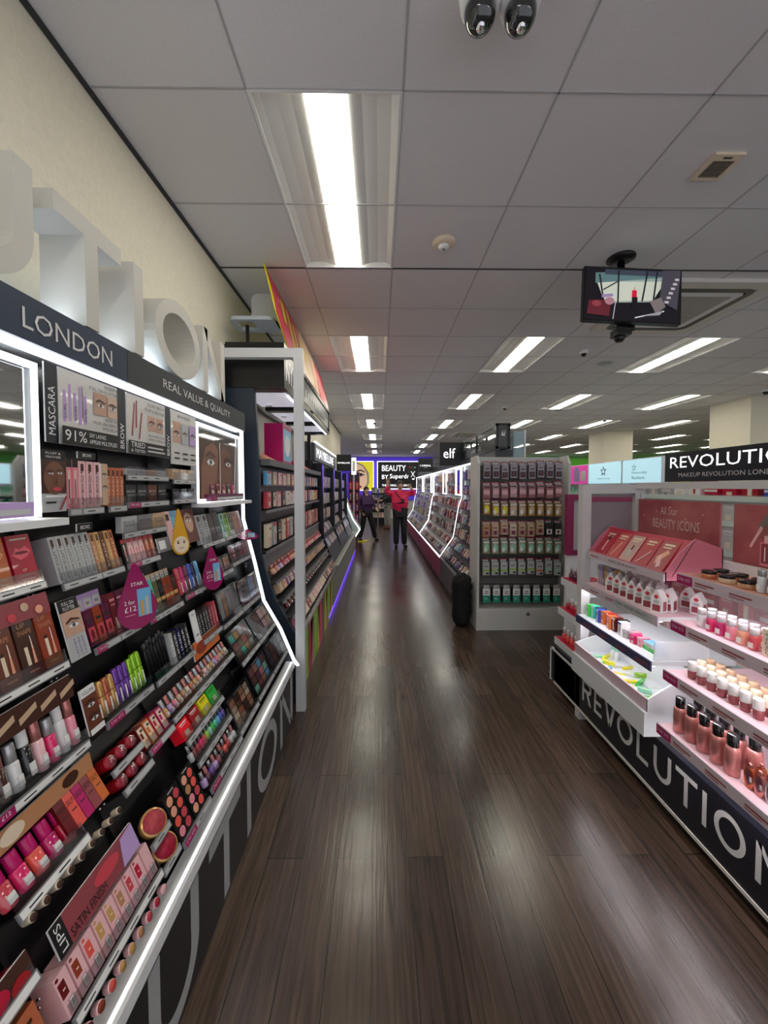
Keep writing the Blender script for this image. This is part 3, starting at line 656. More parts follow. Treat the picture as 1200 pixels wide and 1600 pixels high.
card(1.35,1.585,1.62,1.828, lambda w,h: [('r',0,0,w,h,M(srgb(214,212,210),.25,coat=.4)),('p',[(w*.1,h*.3),(w*.14,h*.3),(w*.2,h*.85),(w*.17,h*.88)],C('mauve')),('p',[(w*.27,h*.25),(w*.31,h*.28),(w*.38,h*.72),(w*.35,h*.75)],C('mauve')),('p',[(w*.2,h*.45),(w*.24,h*.45),(w*.25,h*.92),(w*.22,h*.92)],C('mauve')),
  ('r',w*.52,h*.45,w*.72,h*.72,SKIN),('r',w*.75,h*.45,w*.95,h*.72,SKIN)]+eye(w*.62,h*.56,w*.08)+eye(w*.85,h*.56,w*.08)
  +[('t','FLUFFY BROW',w*.5,h*.88,h*.055,INK,w*.46),('t','FLUFF & FEATHER',w*.42,h*.78,h*.055,INK,w*.54),('t','BROW PENCIL & GEL',w*.5,h*.34,h*.04,INK,w*.46),('t','WITHOUT A MUSTACHE',w*.5,h*.27,h*.04,INK,w*.46),('r',0,0,w,h*.22,INK),('t','TRIED',w*.05,h*.11,h*.09,WHT,w*.35),('t','& TESTED',w*.05,h*.03,h*.05,WHT,w*.35),('r',w*.46,h*.06,w*.95,h*.09,GRYW),('r',w*.46,h*.13,w*.9,h*.16,GRYW)], 'brow pencil poster reading TRIED & TESTED')
card(1.59,1.63,1.62,1.828, lambda w,h: [('r',0,0,w,h,NAVY),('t','BROW',w*.78,h*.06,w*.5,WHT,h*.4,1)], 'black strip reading BROW beside the brow finder poster')
card(1.635,1.85,1.6,1.828, lambda w,h: [('r',0,0,w,h,M(srgb(214,212,210),.25,coat=.4)),('t','BROW FINDER',w*.25,h*.88,h*.06,INK,w*.5)]+sum([[('r',w*(.06+.31*i),h*.4,w*(.34+.31*i),h*.8,[SKIN,C('silver'),C('lilac')][i]),('r',w*(.1+.31*i),h*.2,w*(.3+.31*i),h*.23,INK),('r',w*(.1+.31*i),h*.1,w*(.3+.31*i),h*.13,INK)]+eye(w*(.2+.31*i),h*.55,w*.1) for i in range(3)],[]), 'brow finder poster with three eye pictures')
# lit mirrors
def mirror(y0, y1, z0, z1, label, face=False):
    e = empty('lit_mirror', (-.88,(y0+y1)/2,z0), label, 'mirror')
    a = MB(); a.box(-.90,-.88,y0+.01,y1-.01,z0+.01,z1-.01,MIRROR); part('mirror_glass', a, e)
    a = MB(); t = .018; x0, x1 = -.90,-.872; h_ = M(srgb(225,232,236), .3)
    for q in ((y0,y1,z1-t,z1),(y0,y1,z0,z0+t),(y0,y0+t,z0+t,z1-t),(y1-t,y1,z0+t,z1-t)): a.box(x0,x1,*q,h_)
    part('frame', a, e)
    a = MB(); t = .007; x0, x1 = -.872,-.869
    for d in (0, .011):
        Ya_, Yb_, Za_, Zb_ = y0+d, y1-d, z0+d, z1-d
        for q in ((Ya_,Yb_,Zb_-t,Zb_),(Ya_,Yb_,Za_,Za_+t),(Ya_,Ya_+t,Za_+t,Zb_-t),(Yb_-t,Yb_,Za_+t,Zb_-t)): a.box(x0,x1,*q,GLOW)
    part('light_strip', a, e)
    if face:
        a = MB(); w = y1-y0-.05; h = z1-z0-.09
        a.box(-.88,-.878,y0+.025,y1-.025,z0+.02,z1-.07,C('dark brown'))
        sk2 = M(srgb(138,96,78),.5); its = [('p',[(w*.06,0),(w*.46,0),(w*.46,h*.85),(w*.34,h*.98),(w*.16,h*.86),(w*.07,h*.5)],sk2),('p',[(w*.48,h*.05),(w*.82,h*.1),(w*.86,h*.6),(w*.76,h*.86),(w*.6,h*.95),(w*.48,h*.8)],SKIND)]+eye(w*.27,h*.62,w*.12)+eye(w*.70,h*.62,w*.1)+[('p',[(w*.43,h*.3),(w*.46,h*.3),(w*.46,h*.6)],SKIND),('p',[(w*.36,h*.16),(w*.46,h*.2),(w*.46,h*.1)],C('dark red')),('p',[(w*.48,h*.22),(w*.58,h*.2),(w*.48,h*.12)],C('dark red')),('r',w*.46,0,w*.475,h,WHT),('p',[(w*.84,0),(w*.86,0),(w*.92,h),(w*.9,h)],WHT)]
        a.art((-.878,y0+.025,z0+.02), U_L, Z, its); part('face_picture', a, e, 'printed picture of two faces')
    a = MB(); a.box(-.90,-.80,y0,y1,z0-.02,z0-.002,WHT); part('ledge', a, e)
mirror(.40,1.005,1.425,1.815,'large square mirror in a glowing white frame at the left edge')
mirror(1.86,2.43,1.425,1.815,'glowing white square frame with a face picture at the end of the stand', True)
def flat_tray(y0,y1,z,c,label,cat='box',name='product_tray'):
    b = MB(); x,_ = prof(LP,z); b.box(x-.05,x+.03,y0,y1,z,z+.035,C(c)); b.art((x+.03,y0,z),U_L,Z,[('r',.01,.006,.05,.03,TAGM),('r',.06,.006,y1-y0-.01,.02,C('silver'))]); tag(link(name,b.mesh(name)),label,cat)
flat_tray(1.95,2.40,1.43,'plum','long purple box on the ledge under the far lit mirror')
row((-.87,2.0,1.466),(-.87,2.36,1.466),5,R(90),.1,lambda i:(carton(.05,.02,.05+.012*(i%2),('plum','dark red','mauve','black','magenta')[i],'plain','pink'),('plum','dark red','mauve','black','magenta')[i]),'carton','carton','small carton on the purple box under the lit mirror','cartons under the far mirror')
flat_tray(.60,.95,1.43,'lilac','lilac tray printed with brow text on the ledge of the left mirror')

# bay 0 (lips) and the bay in front of it
kitc = ['crimson','mauve','rose','orange']
for b0, (ya, yb, n) in enumerate(((.42,.70,4),(.715,.995,4))):
    w = 'nearest' if b0 == 0 else 'left'
    lrow(ya+.0,yb,1.262,n,lambda i:(carton(.062,.045,.125,kitc[(i+b0)%4],'lips'),kitc[(i+b0)%4]),'lip_kit_carton','carton',f'lip contour kit carton, {w} bay','lip contour kit cartons')
    sc = ['rose','pink','brown','dark brown','rust'] if b0 else ['pink','rose','brown','tan','pink']
    lrow(ya,yb,1.055,5,lambda i:(carton(.05,.045,.145,sc[i],'shape'),sc[i]),'lip_shape_carton','carton',f'lip shape kit carton on the second shelf, {w} bay','lip shape kit cartons')
    gc = ['dark red','brown','dark brown','clear','black','pale pink','hot pink','clear','pink']
    lrow(ya,yb,.845,9,lambda i:(tube_gloss(.0125,.105+.012*((i*5)%3),gc[i],('silver','white','rose gold')[i%3],.38),gc[i]),'lip_gloss','lip gloss',f'lip plumper gloss tube, {w} bay','lip plumper glosses',tagm=True,inset=.02)
    if b0 == 0:
        lrow(ya+.02,yb,.60,5,lambda i:(compact(.02,.02,'dark red',('crimson','red','hot pink','dark red','crimson')[i],False),('crimson','red','hot pink','dark red','bright crimson')[i]),'rose_lip_pot','lip gloss','round lip pot at the very left edge','round lip pots at the left edge')
        lrow(ya-.02,yb-.01,.45,3,lambda i:(carton(.082,.05,.125,('beige','lilac','copper')[i],('window','word','plain')[i],('red','magenta','dark brown')[i],'LIP'),('beige','lilac pink','copper brown')[i]),'gift_set_box','box','large gift set box at the bottom left corner','large gift boxes at the bottom left')
        continue
    lc = ['rose','hot pink','coral','magenta','crimson']
    lrow(ya,yb-.1,.685,5,lambda i:(tube_gloss(.0155,.085,lc[i],'magenta',.42,.8),lc[i]),'lip_gloss','lip gloss',f'fat gloss tube on the balm shelf, {w} bay','fat lip glosses',inset=.022)
    bc = ['dark red','coral','magenta','mauve','orange']
    lrow(yb-.13,yb,.70,5,lambda i:(carton(.024,.04,.10,bc[i],'word','dark brown','BALM'),bc[i]),'lip_balm_carton','carton',f'narrow lip balm carton, {w} bay','lip balm cartons',shelf=False)
    lrow(ya,yb,.66,9,lambda i:(compact(.0085,.02,'cream','dark brown',False),'dark'),'shade_tester','shade tester',f'round shade tester set in the rail below the balms, {w} bay','round shade testers',shelf=False,inset=-.012)
    stc = ['dark red','rust','coral','gold','gold','tan','rose','crimson','pale pink']
    lrow(ya,yb+.02,.475,9,lambda i:(carton(.029,.05,.082,'pale pink','tag',stc[i]),stc[i]+' marked'),'lipstick_box','lipstick',f'clear pink satin lipstick box, {w} bay','satin lipstick boxes')
    lrow(ya,yb+.02,.425,9,lambda i:(compact(.011,.015,'pale pink',stc[i],False),stc[i]),'shade_tester','shade tester',f'round lipstick end below the satin boxes, {w} bay','round lipstick ends',shelf=False,inset=-.004)
card(.72,.99,1.185,1.235, lambda w,h: [('r',0,0,w,h,C('mauve'))]+[('e',w*(.1+.13*i),h*(.3+.3*(i%2)),h*.2,h*.2,C(('peach','rose','beige')[i%3])) for i in range(7)], 'shimmery brown strip print above the lip shape cartons')
card(.72,.99,.965,1.02, lambda w,h: [('r',0,0,w,h,C('dark brown'))]+[('p',[(w*(.05+.2*i),h*.2),(w*(.22+.2*i),h*.5),(w*(.22+.2*i),h*.75),(w*(.05+.2*i),h*.45)],C('beige')) for i in range(5)], 'brown strip print of pencils above the glosses')
card(.72,.99,.775,.815, lambda w,h: [('r',0,0,w,h,C('tan')),('e',w*.75,h*.5,w*.09,h*.35,C('dark brown')),('e',w*.2,h*.5,w*.1,h*.4,C('cream'))], 'gold strip print with lips above the balm shelf')
card(.74,.99,.565,.625, lambda w,h: [('r',0,0,w,h,C('mauve')),('r',0,0,w*.12,h,INK),('t','LIPS',w*.09,h*.1,w*.06,WHT,h*.8,1),('t','SATIN FINISH',w*.14,h*.1,h*.3,INK,w*.4),('e',w*.6,h*.6,w*.16,h*.25,C('rose')),('p',[(w*.75,0),(w,0),(w,h),(w*.82,h*.9)],C('lilac'))], 'mauve strip print reading LIPS SATIN FINISH')
card(.70,.745,.885,.93, lambda w,h: [('r',0,0,w,h,WHT),('t','PLUMP',w*.08,h*.3,h*.35,INK,w*.84)], 'small white tag reading PLUMP at the left edge')
card(.50,.70,.58,.64, lambda w,h: [('r',0,0,w,h,C('dark brown'))]+[('e',w*(.15+.18*i),h*(.4+.2*(i%2)),w*.09,h*.25,C(('crimson','red','hot pink')[i%3])) for i in range(5)], 'dark print with red roses at the left edge')
# bay 1
card(1.005,1.085,1.435,1.60, lambda w,h: [('r',0,0,w,h,C('silver')),('r',0,h*.84,w,h,INK),('t','FLUFF &',w*.2,h*.93,h*.035,WHT,w*.6),('t','FEATHER',w*.2,h*.87,h*.035,WHT,w*.6),('r',0,h*.3,w,h*.84,C('dark brown')),('e',w*.52,h*.55,w*.42,h*.27,SKIND)]+eye(w*.72,h*.63,w*.14)+eye(w*.34,h*.62,w*.14)+[('p',[(w*.5,h*.45),(w*.6,h*.45),(w*.54,h*.6)],C('brown'))]+[('e',w*.55,h*.37,w*.16,h*.03,C('rose')),('r',w*.08,h*.24,w*.9,h*.27,WHT),('r',w*.1,h*.14,w*.5,h*.17,INK),('p',[(w*.6,h*.03),(w*.7,h*.03),(w*.95,h*.24),(w*.88,h*.26)],C('mauve'))], 'tall card with a full face under a black heading')
lrow(1.09,1.135,1.44,2,lambda i:(carton(.02,.03,.14,'pink','stripe','black'),'pink'),'brow_carton','carton','slim brow carton right of the face card','pink brow cartons')
lrow(1.135,1.225,1.44,3,lambda i:(carton(.026,.03,.138,'pale pink','pencil','black','FLUFFY BROW DUO'),'pale pink'),'brow_carton','carton','brow duo carton with vertical lettering','pale brow cartons')
card(1.222,1.25,1.445,1.575, lambda w,h: [('r',0,0,w,h,C('beige'))]+eye(w*.5,h*.7,w*.4)+eye(w*.5,h*.4,w*.4), 'narrow beige strip with two eyes beside the brow duo cartons')
lrow(1.25,1.335,1.44,4,lambda i:(carton(.019,.03,.125,'copper','pencil','cream','SHAPE'),'copper'),'brow_carton','carton','slim carton on the top shelf left of the black cards','copper brow cartons')
card(1.13,1.2,1.585,1.605, lambda w,h: [('r',0,0,w,h,INK),('t','BROWS',w*.25,h*.25,h*.5,WHT,w*.5)], 'tiny black BROWS tag above the pale cartons')
card(1.12,1.18,1.372,1.395, lambda w,h: [('r',0,0,w,h,INK),('t','BROWS',w*.2,h*.25,h*.5,WHT,w*.6)], 'tiny black BROWS tag above the silver cartons')
lrow(1.04,1.185,1.24,6,lambda i:(carton(.022,.045,.13,'silver','pencil','black','BROW SCULPT'),'silver'),'brow_carton','carton','brow sculpt carton on the second shelf','silver brow cartons')
lrow(1.185,1.29,1.24,5,lambda i:(carton(.018,.045,.125,('tan','gold','brown','gold','copper')[i],'pencil','cream','BLADE'),('tan','gold','brown','gold','copper')[i]),'brow_carton','carton','slim pencil carton beside the silver brow cartons','gold and brown pencil cartons')
card(1.01,1.075,1.04,1.20, lambda w,h: [('r',0,0,w,h,C('silver')),('r',0,h*.8,w,h,INK),('t','FULL ON',w*.2,h*.9,h*.06,WHT,w*.6),('t','FLUTTER',w*.2,h*.82,h*.06,WHT,w*.6),('r',0,h*.4,w,h*.8,SKIN)]+eye(w*.5,h*.56,w*.35)+[('t','LASHES',w*(.35+.2*i),h*.05,w*.09,C('purple'),h*.3,1) for i in range(3)], 'card with a large close-up eye under a black heading')
lrow(1.085,1.19,1.045,3,lambda i:(hang_pack(.036,.155,'lilac','lilac',('plum','rust','plum')[i],.02,2,.28,'rose'),('plum','rust','plum')[i]),'mascara_pack','mascara','lash pack hanging behind a lilac header card','hanging lash packs',tagm=True)
lrow(1.19,1.29,1.045,3,lambda i:(carton(.03,.03,.13,('dark red','plum','brown')[i],'plain','pink'),('dark red','plum','brown')[i]),'mascara_carton','carton','mascara carton behind the magenta drop tag','cartons behind the drop tag')
card(1.005,1.055,.845,.965, lambda w,h: [('r',0,0,w,h,C('brown')),('r',0,h*.82,w,h,WHT),('t','VOLUME',w*.1,h*.86,h*.08,INK,w*.8)]+eye(w*.5,h*.6,w*.35)+eye(w*.5,h*.3,w*.35)+[('r',0,0,w,h*.12,WHT)], 'narrow card reading VOLUME with eyes')
mc = ['copper','gold','copper','gold','purple','purple','purple','lime','lime','lime']
lrow(1.06,1.28,.845,10,lambda i:(mascara(.0105,.105+.006*(i//4),mc[i]),mc[i]),'mascara','mascara','shiny metallic mascara tube on the volume shelf','metallic mascaras',tagm=True,inset=.022)
# red round pots on two stepped holders, cartons
for k, z in ((0,.735),(1,.682)):
    lrow(1.02,1.15,z,3,lambda i:(compact(.019,.035,'red','crimson',True),'red'),'round_lip_pot','compact',f'glossy round lip pot, {"upper" if k==0 else "lower"} holder','red round lip pots',clear=False,tilt=.6)
lrow(1.155,1.29,.70,4,lambda i:(carton(.029,.045,.075,('dark red','orange','crimson','magenta')[i],'window'),('dark red','orange','crimson','magenta')[i]),'lip_carton','carton','carton with cream window beside the round pots','window cartons',tagm=True)
for k, (y, z) in enumerate(((1.055,.535),(1.055,.465))):
    x,t = prof(LP,z); place(compact(.036,.018,'gold','rose' if k == 0 else 'crimson',False),'blush_compact','compact',('upper' if k==0 else 'lower')+' large round blush compact with '+('dusky rose' if k==0 else 'bright pink')+' powder','blush compacts',(x+.006,y,z),R(66),.8)
    lshelf(1.015,1.10,z,clear=False)
sh1 = ['pink','rose','coral','rose','peach','coral','peach','rose']; sh2 = ['peach','coral','pink','rose','tan','coral','peach','coral']
for k, y in enumerate((1.15,1.235)):
    x,t = prof(LP,.45); place(palette(.078,.15,2,4,tuple(sh1 if k==0 else sh2),'black',True,False),'blush_palette','palette',('pink' if k==0 else 'peach')+'-toned blush palette with eight round pans','blush palettes',(x,y,.45),R(90),t)
lshelf(1.11,1.29,.45,True,clear=False)
# bay 2
lrow(1.34,1.60,1.545,4,lambda i:(carton(.055,.03,.022,('silver','silver','beige','silver')[i],'word','black','BROW'),('silver','silver','beige','silver')[i]),'brow_carton','carton','flat brow gel carton on the small top shelf','flat brow gel cartons')
lrow(1.34,1.60,1.448,4,lambda i:(carton(.058,.03,.062,('charcoal','charcoal','brown','black')[i],'word','silver','BROW'),('charcoal','charcoal','brown','black')[i]),'brow_carton','carton','square brow card box below the top shelf','square brow boxes',tagm=True)
lrow(1.315,1.585,1.345,3,lambda i:(carton(.085,.02,.055,('silver','grey','beige')[i],'word','black','BROW GEL'),('silver','grey','beige')[i]),'brow_card','carton','wide brow gel pack above the thin cartons','wide brow gel packs')
lrow(1.31,1.50,1.24,6,lambda i:(carton(.024,.035,.085,('black','pale pink','pale pink','pale pink','copper','copper')[i],'stripe','rose'),('black','pale pink','pale pink','pale pink','copper','copper')[i]),'brow_carton','carton','thin carton in the clear holder on the second shelf','thin cartons in a clear holder',tagm=True)
card(1.51,1.60,1.245,1.30, lambda w,h: [('r',0,0,w,h,C('grey')),('r',w*.1,h*.2,w*.6,h*.8,WHT)], 'small grey price card at the end of the thin cartons')
lrow(1.345,1.42,1.04,2,lambda i:(hang_pack(.038,.155,'teal','teal','teal',.02,3,.18,'mint'),'teal'),'mascara_pack','mascara','mascara hanging pack','teal mascaras',tagm=True)
lrow(1.42,1.57,1.04,5,lambda i:(hang_pack(.03,.145,'olive','beige',('olive','black','rust','rust','dark brown')[i],.02,3,.2,'gold'),('olive','black','rust','rust','dark brown')[i]),'mascara_pack','mascara','mascara hanging pack right of the teal ones','dark mascara packs')
card(1.305,1.345,1.04,1.17, lambda w,h: [('r',0,0,w,h,C('brown')),('r',0,h*.85,w,h,WHT)]+eye(w*.5,h*.6,w*.4), 'narrow eye card left of the teal mascaras')
lrow(1.30,1.43,.84,7,lambda i:(pencil(.0065,.13+.006*(i%3),'black','charcoal'),'black'),'eye_pencil','pencil','eye pencil in the dark holder','black eye pencils',inset=.02)
lrow(1.43,1.57,.84,5,lambda i:(carton(.022,.04,.115,('silver','charcoal','navy','black','charcoal')[i],'text','white','LINER'),('silver','charcoal','navy','black','charcoal')[i]),'eyeliner_carton','carton','eyeliner carton right of the black pencils','eyeliner cartons')
nc = ['gold','lilac','pink','beige','tan','cream','copper','gold','peach','brown','pale pink','beige']
lrow(1.30,1.84,.71,18,lambda i:(tube_gloss(.0095,.065,nc[i%12],'rose gold' if i%2 else 'silver',.5),nc[i%12]),'mini_gloss','lip gloss','mini bottle with shiny cap on the long angled shelf','mini gloss bottles',inset=.02)
card(1.56,1.80,.79,.86, lambda w,h: [('r',0,0,w,h,C('orange')),('e',w*.3,h*.5,w*.2,h*.35,C('rust')),('e',w*.75,h*.5,w*.15,h*.35,C('tan'))], 'glossy orange print above the mini bottles')
lrow(1.30,1.60,.63,4,lambda i:(carton(.062,.04,.062,('neon red','red','yellow','green')[i],'plain','white' if i<2 else 'black'),('neon red','red','yellow','green')[i]),'neon_box','box','neon translucent box','neon boxes')
pc = ['silver','dark red','red','hot pink','rose','lime','mint','green','teal','sky blue','blue','purple']
lrow(1.30,1.59,.555,12,lambda i:(polish(.02,.06,pc[i],'silver'),pc[i]),'gloss_pot','lip gloss','little bottle with tall chrome cap, upper of the two lowest racks','upper small bottles',inset=.02)
pd = ['lilac','plum','purple','lilac','mauve','black','coral','red','clear','clear']
lrow(1.305,1.60,.46,10,lambda i:(polish(.024,.055,pd[i],'rose gold' if i%2 else 'silver'),pd[i]),'gloss_pot','lip gloss','little bottle with tall chrome cap in the lowest rack','lower small bottles',inset=.02,tagm=True)
# bay 3 / 4
lrow(1.64,1.84,1.535,3,lambda i:(carton(.05,.03,.045,'beige','word','brown','BROW'),'beige'),'brow_carton','carton','short carton under the brow finder poster','beige short cartons')
lrow(1.64,1.84,1.45,3,lambda i:(carton(.055,.03,.045,'black','word','silver','BROW'),'black'),'brow_carton','carton','short carton below the beige ones','black short cartons')
card(1.60,1.72,1.245,1.40, lambda w,h: [('r',0,0,w,h,C('pale pink')),('r',w*.4,0,w,h,C('sky blue')),('r',w*.1,h*.75,w*.3,h*.92,INK),('t','ok',w*.3,h*.4,h*.14,C('rose'),w*.5),('r',0,0,w,h*.1,C('grey'))], 'pink and pale blue card behind the yellow drop pendant')
card(1.73,1.85,1.25,1.40, lambda w,h: [('r',0,0,w,h,C('brown')),('e',w*.5,h*.6,w*.3,h*.3,SKIN)]+eye(w*.5,h*.65,w*.2), 'acrylic fronted brown face card beside the pink card')
lcs = ['rose','magenta','plum','blue','navy','sky blue']
lrow(1.60,1.80,1.05,6,lambda i:(mascara(.012,.115,lcs[i]),lcs[i]),'mascara','mascara','mascara tube behind the second magenta drop tag','pink and blue mascaras',inset=.022,tagm=True)
card(1.60,1.645,.85,.98, lambda w,h: [('r',0,0,w,h,WHT),('t','KOHL',w*.2,h*.85,h*.06,INK,w*.5),('r',w*.2,h*.2,w*.8,h*.25,C('grey'))], 'white upright card beside the black liner cartons')
lrow(1.65,1.84,.84,7,lambda i:(carton(.023,.035,.125,('black','black','black','charcoal','dark red','crimson','rose')[i],'text','silver','LINER'),('black','black','black','charcoal','dark red','crimson','rose')[i]),'eyeliner_carton','carton','liner carton right of the white upright card','black liner cartons',lean=.05)
lrow(1.60,1.84,.47,1,lambda i:(palette(.225,.135,4,4,('tan','beige','brown','peach','cream','copper','dark brown')),'brown-toned'),'eyeshadow_palette','palette','square palette of sixteen shades in the bottom rack','bottom palettes')
lrow(1.86,2.12,1.225,4,lambda i:(carton(.058,.02,.145,('silver','silver','dark brown','charcoal')[i],'pencil','black','PALETTE'),('silver','pale silver','dark brown','charcoal')[i]),'eyeshadow_carton','carton','tall pack under the far mirror ledge','tall packs under the mirror',tagm=False)
lrow(2.13,2.44,1.225,5,lambda i:(carton(.055,.02,.135,('mint','lime','olive','copper','rust')[i],'pencil','black','LINER'),('mint','lime','olive','copper','rust')[i]),'eyeshadow_carton','carton','tall pack at the far end under the mirror','tall packs at the far end')
lrow(1.86,2.12,1.06,3,lambda i:(palette(.08,.085,3,1,('pale pink','peach','beige')),'pale'),'mini_palette','palette','mini palette in the shiny clear rack','mini palettes')
lrow(2.13,2.44,1.08,3,lambda i:(palette(.095,.1,2,2,(('mauve','pink'),('plum','rose'),('rose','mauve'))[i]),('mauve','plum','rose')[i]),'mini_palette','palette','small palette on the far upper rack','small palettes on the far rack')
gsh = ('silver','grey','charcoal','tan','brown','beige')
lrow(1.855,2.12,.83,1,lambda i:(palette(.25,.16,5,1,('silver','tan','grey','brown','charcoal')),'grey and brown'),'eyeshadow_palette','palette','wide palette with long strips of shades','large palettes')
lrow(2.13,2.44,.83,2,lambda i:(palette(.15,.15,3,3,(('plum','navy','charcoal'),('sky blue','lilac','olive'))[i]),('dark plum','blue and lilac')[i]),'eyeshadow_palette','palette','palette at the far end of the rack','far palettes')
lrow(1.855,2.12,.645,1,lambda i:(palette(.25,.155,4,3,('brown','teal','gold','silver','mauve','olive','copper')),'multicoloured'),'eyeshadow_palette','palette','wide palette in the middle rack','large palettes')
lrow(2.13,2.44,.645,2,lambda i:(palette(.15,.15,2,2,(('dark brown','brown'),('pale pink','beige'))[i]),('dark brown','pale pink')[i]),'eyeshadow_palette','palette','palette at the far end of the middle rack','far palettes')
lrow(1.855,2.12,.475,1,lambda i:(palette(.25,.145,4,3,('mint','mauve','tan','sky blue','brown','plum','pink')),'mint and mauve'),'eyeshadow_palette','palette','wide palette in the lowest rack','large palettes')
lrow(2.13,2.44,.475,2,lambda i:(palette(.15,.14,2,2,(('charcoal','brown'),('grey','silver'))[i]),('dark','silver')[i]),'eyeshadow_palette','palette','palette at the far end of the lowest rack','far palettes')
# wobbler tags
def drop_tag(y, z, h, x, label, rz=90, tilt=.1, face=False, roll=0.):
    b = MB(); w = h*(.42 if face else .60); P = []
    for k in range(25):
        a = 2*math.pi*k/24; P.append((w/2*math.sin(a), -w/2*math.cos(a)))
    top = h-w/2
    pts = [(px, pz) if pz < w*.12 else (px*max(.12,(1-(pz-w*.12)/(w*.5)*.75)), w*.12+(pz-w*.12)/(w*.38)*(top-w*.12)) for px, pz in P[:-1]]
    m = M(srgb(215,160,30),.35) if face else M(srgb(150,18,92),.25,coat=.5)
    b.prism([(px,0,pz+w/2) for px,pz in pts], (0,.004,0), m)
    if face: A = [('e',w/2,w*.52,w*.42,w*.44,C('cream')),('e',w*.33,w*.62,w*.06,w*.05,INK),('e',w*.67,w*.62,w*.06,w*.05,INK),('p',[(w*.3,w*.4),(w*.5,w*.3),(w*.7,w*.4),(w*.5,w*.34)],C('rose')),('p',[(w*.22,w*.72),(w*.42,w*.76),(w*.42,w*.73),(w*.22,w*.69)],C('brown')),('p',[(w*.58,w*.76),(w*.78,w*.72),(w*.78,w*.69),(w*.58,w*.73)],C('brown'))]
    else: A = [('r',w*.5,w*.3,w*.85,w*1.0,C('sky blue')),('r',w*.56,w*.32,w*.65,w*.7,C('gold')),('r',w*.69,w*.32,w*.78,w*.78,C('silver')),('t','2 for',w*.17,w*.66,w*.1,WHT,w*.26),('t','£12',w*.17,w*.48,w*.13,WHT,w*.28),('r',w*.17,w*.38,w*.42,w*.4,C('pink')),('t','STAR',w*.36,w*1.1,w*.09,WHT,w*.3)]
    b.art((-w/2,0,0), UF, Z, A, .0003)
    o = put([('tag', b.mesh('tag'))], 'drop_tag', label, 'promotion tag', None, (x,y,z), R(rz), tilt); o.rotation_euler[1] = roll
drop_tag(1.245,1.045,.21,-.775,'large magenta drop-shaped offer tag reading 2 for £12, nearer one',rz=62)
drop_tag(1.78,1.03,.20,-.76,'second magenta drop-shaped offer tag further along the stand',rz=68)
drop_tag(1.59,1.225,.19,-.81,'yellow drop-shaped pendant with a simple face',rz=66,face=True)
drop_tag(2.24,1.20,.19,-.76,'magenta drop tag seen edge-on sticking out of the rack',rz=20,tilt=1.35)

# white portal frame
FRM = M(srgb(205,206,210),.5)
e = empty('portal_frame', (-.53,2.58,0), 'tall white square portal frame at the end of the near stand', 'frame')
mb = MB(); mb.box(-.56,-.50,2.55,2.60,0,2.345,FRM); part('post', mb, e)
mb = MB(); mb.box(-1.03,-.50,2.55,2.60,2.345,2.405,FRM); part('crossbar', mb, e)
mb = MB(); mb.box(-1.09,-1.03,2.55,2.60,0,2.405,FRM); part('post', mb, e)

# ------------------------------------------------------------------ second left display with black canopy
NP = [(-.80,1.68),(-.80,1.05),(-.78,.98),(-.76,.90),(-.70,.72),(-.56,.47)]
A0, A1 = 2.72, 5.08
NE = empty('makeup_display_stand', (-.8,3.9,0), 'black canopied makeup stand behind the white portal frame', 'display stand')
mb = MB(); mb.prism([(-1.09,A0,0),(-.57,A0,0),(-.57,A0,.46)]+[(x-.03,A0,z) for x,z in NP[::-1]]+[(-.86,A0,2.2),(-1.09,A0,2.2)], (0,-.03,0), M(srgb(42,54,68),.4)); part('end_panel', mb, NE)
mb = MB(); mb.prism([(x-.08,A0,z) for x,z in NP]+[(-1.09,A0,.47),(-1.09,A0,1.68)], (0,A1-A0,0), M(srgb(30,30,33),.35)); part('back_panel', mb, NE)
mb = MB(); mb.box(-1.09,-.57,A0,4.66,.0,.45,M(srgb(60,60,60),.5)); mb.box(-1.09,-.6,4.66,A1,.0,.45,BLK)
st = ['yellow','lime','crimson','pink','lime','yellow','hot pink','olive','yellow','coral','lime','crimson']; yy = A0; k = 0
while yy < 4.55:
    w = (.22,.12,.16,.09,.2,.1)[k % 6]; d = .05*((k % 3)-1)
    mb.add([(-.569,yy,.0),(-.569,min(yy+w,4.6),.0),(-.569,min(yy+w+d,4.65),.45),(-.569,max(yy+d,A0),.45)], [(0,1,2,3)], C(st[k % 12])); yy += w; k += 1
mb.box(-.60,-.56,4.66,A1,.07,.46,M(srgb(140,140,136),.5)); mb.box(-.60,-.565,4.3,A1,.03,.05,M((.16,.07,.9),.4,emit=1.6))
part('kick_panel', mb, NE, 'kick panel in slanting yellow, pink and green stripes')
mb = MB(); mb.box(-.575,-.545,A0,A1,.45,.475,C('silver',.2,metal=.8)); part('lip_rail', mb, NE)
mb = MB(); mb.box(-1.0,-.765,A0,A1,1.655,1.70,M(srgb(70,72,76),.4)); mb.box(-.88,-.80,A0,A1,.9,1.03,M(srgb(110,112,115),.4)); part('top_shelf', mb, NE)
for z in (1.34,1.05,.83,.70,.58):
    x, _ = prof(NP, z); s = MB(); s.box(x-.07,x+.004,A0,A1,z-.012,z-.002,C('charcoal')); s.box(x+.004,x+.01,A0,A1,z-.022,z,C('grey',.3)); part('shelf', s, NE)
for x in (-.9,): 
    for y in (2.76, 4.98): s = MB(); s.box(x-.02,x+.02,y-.02,y+.02,1.7,2.2,BLK); part('upright', s, NE)
cn = NE
mb = MB()
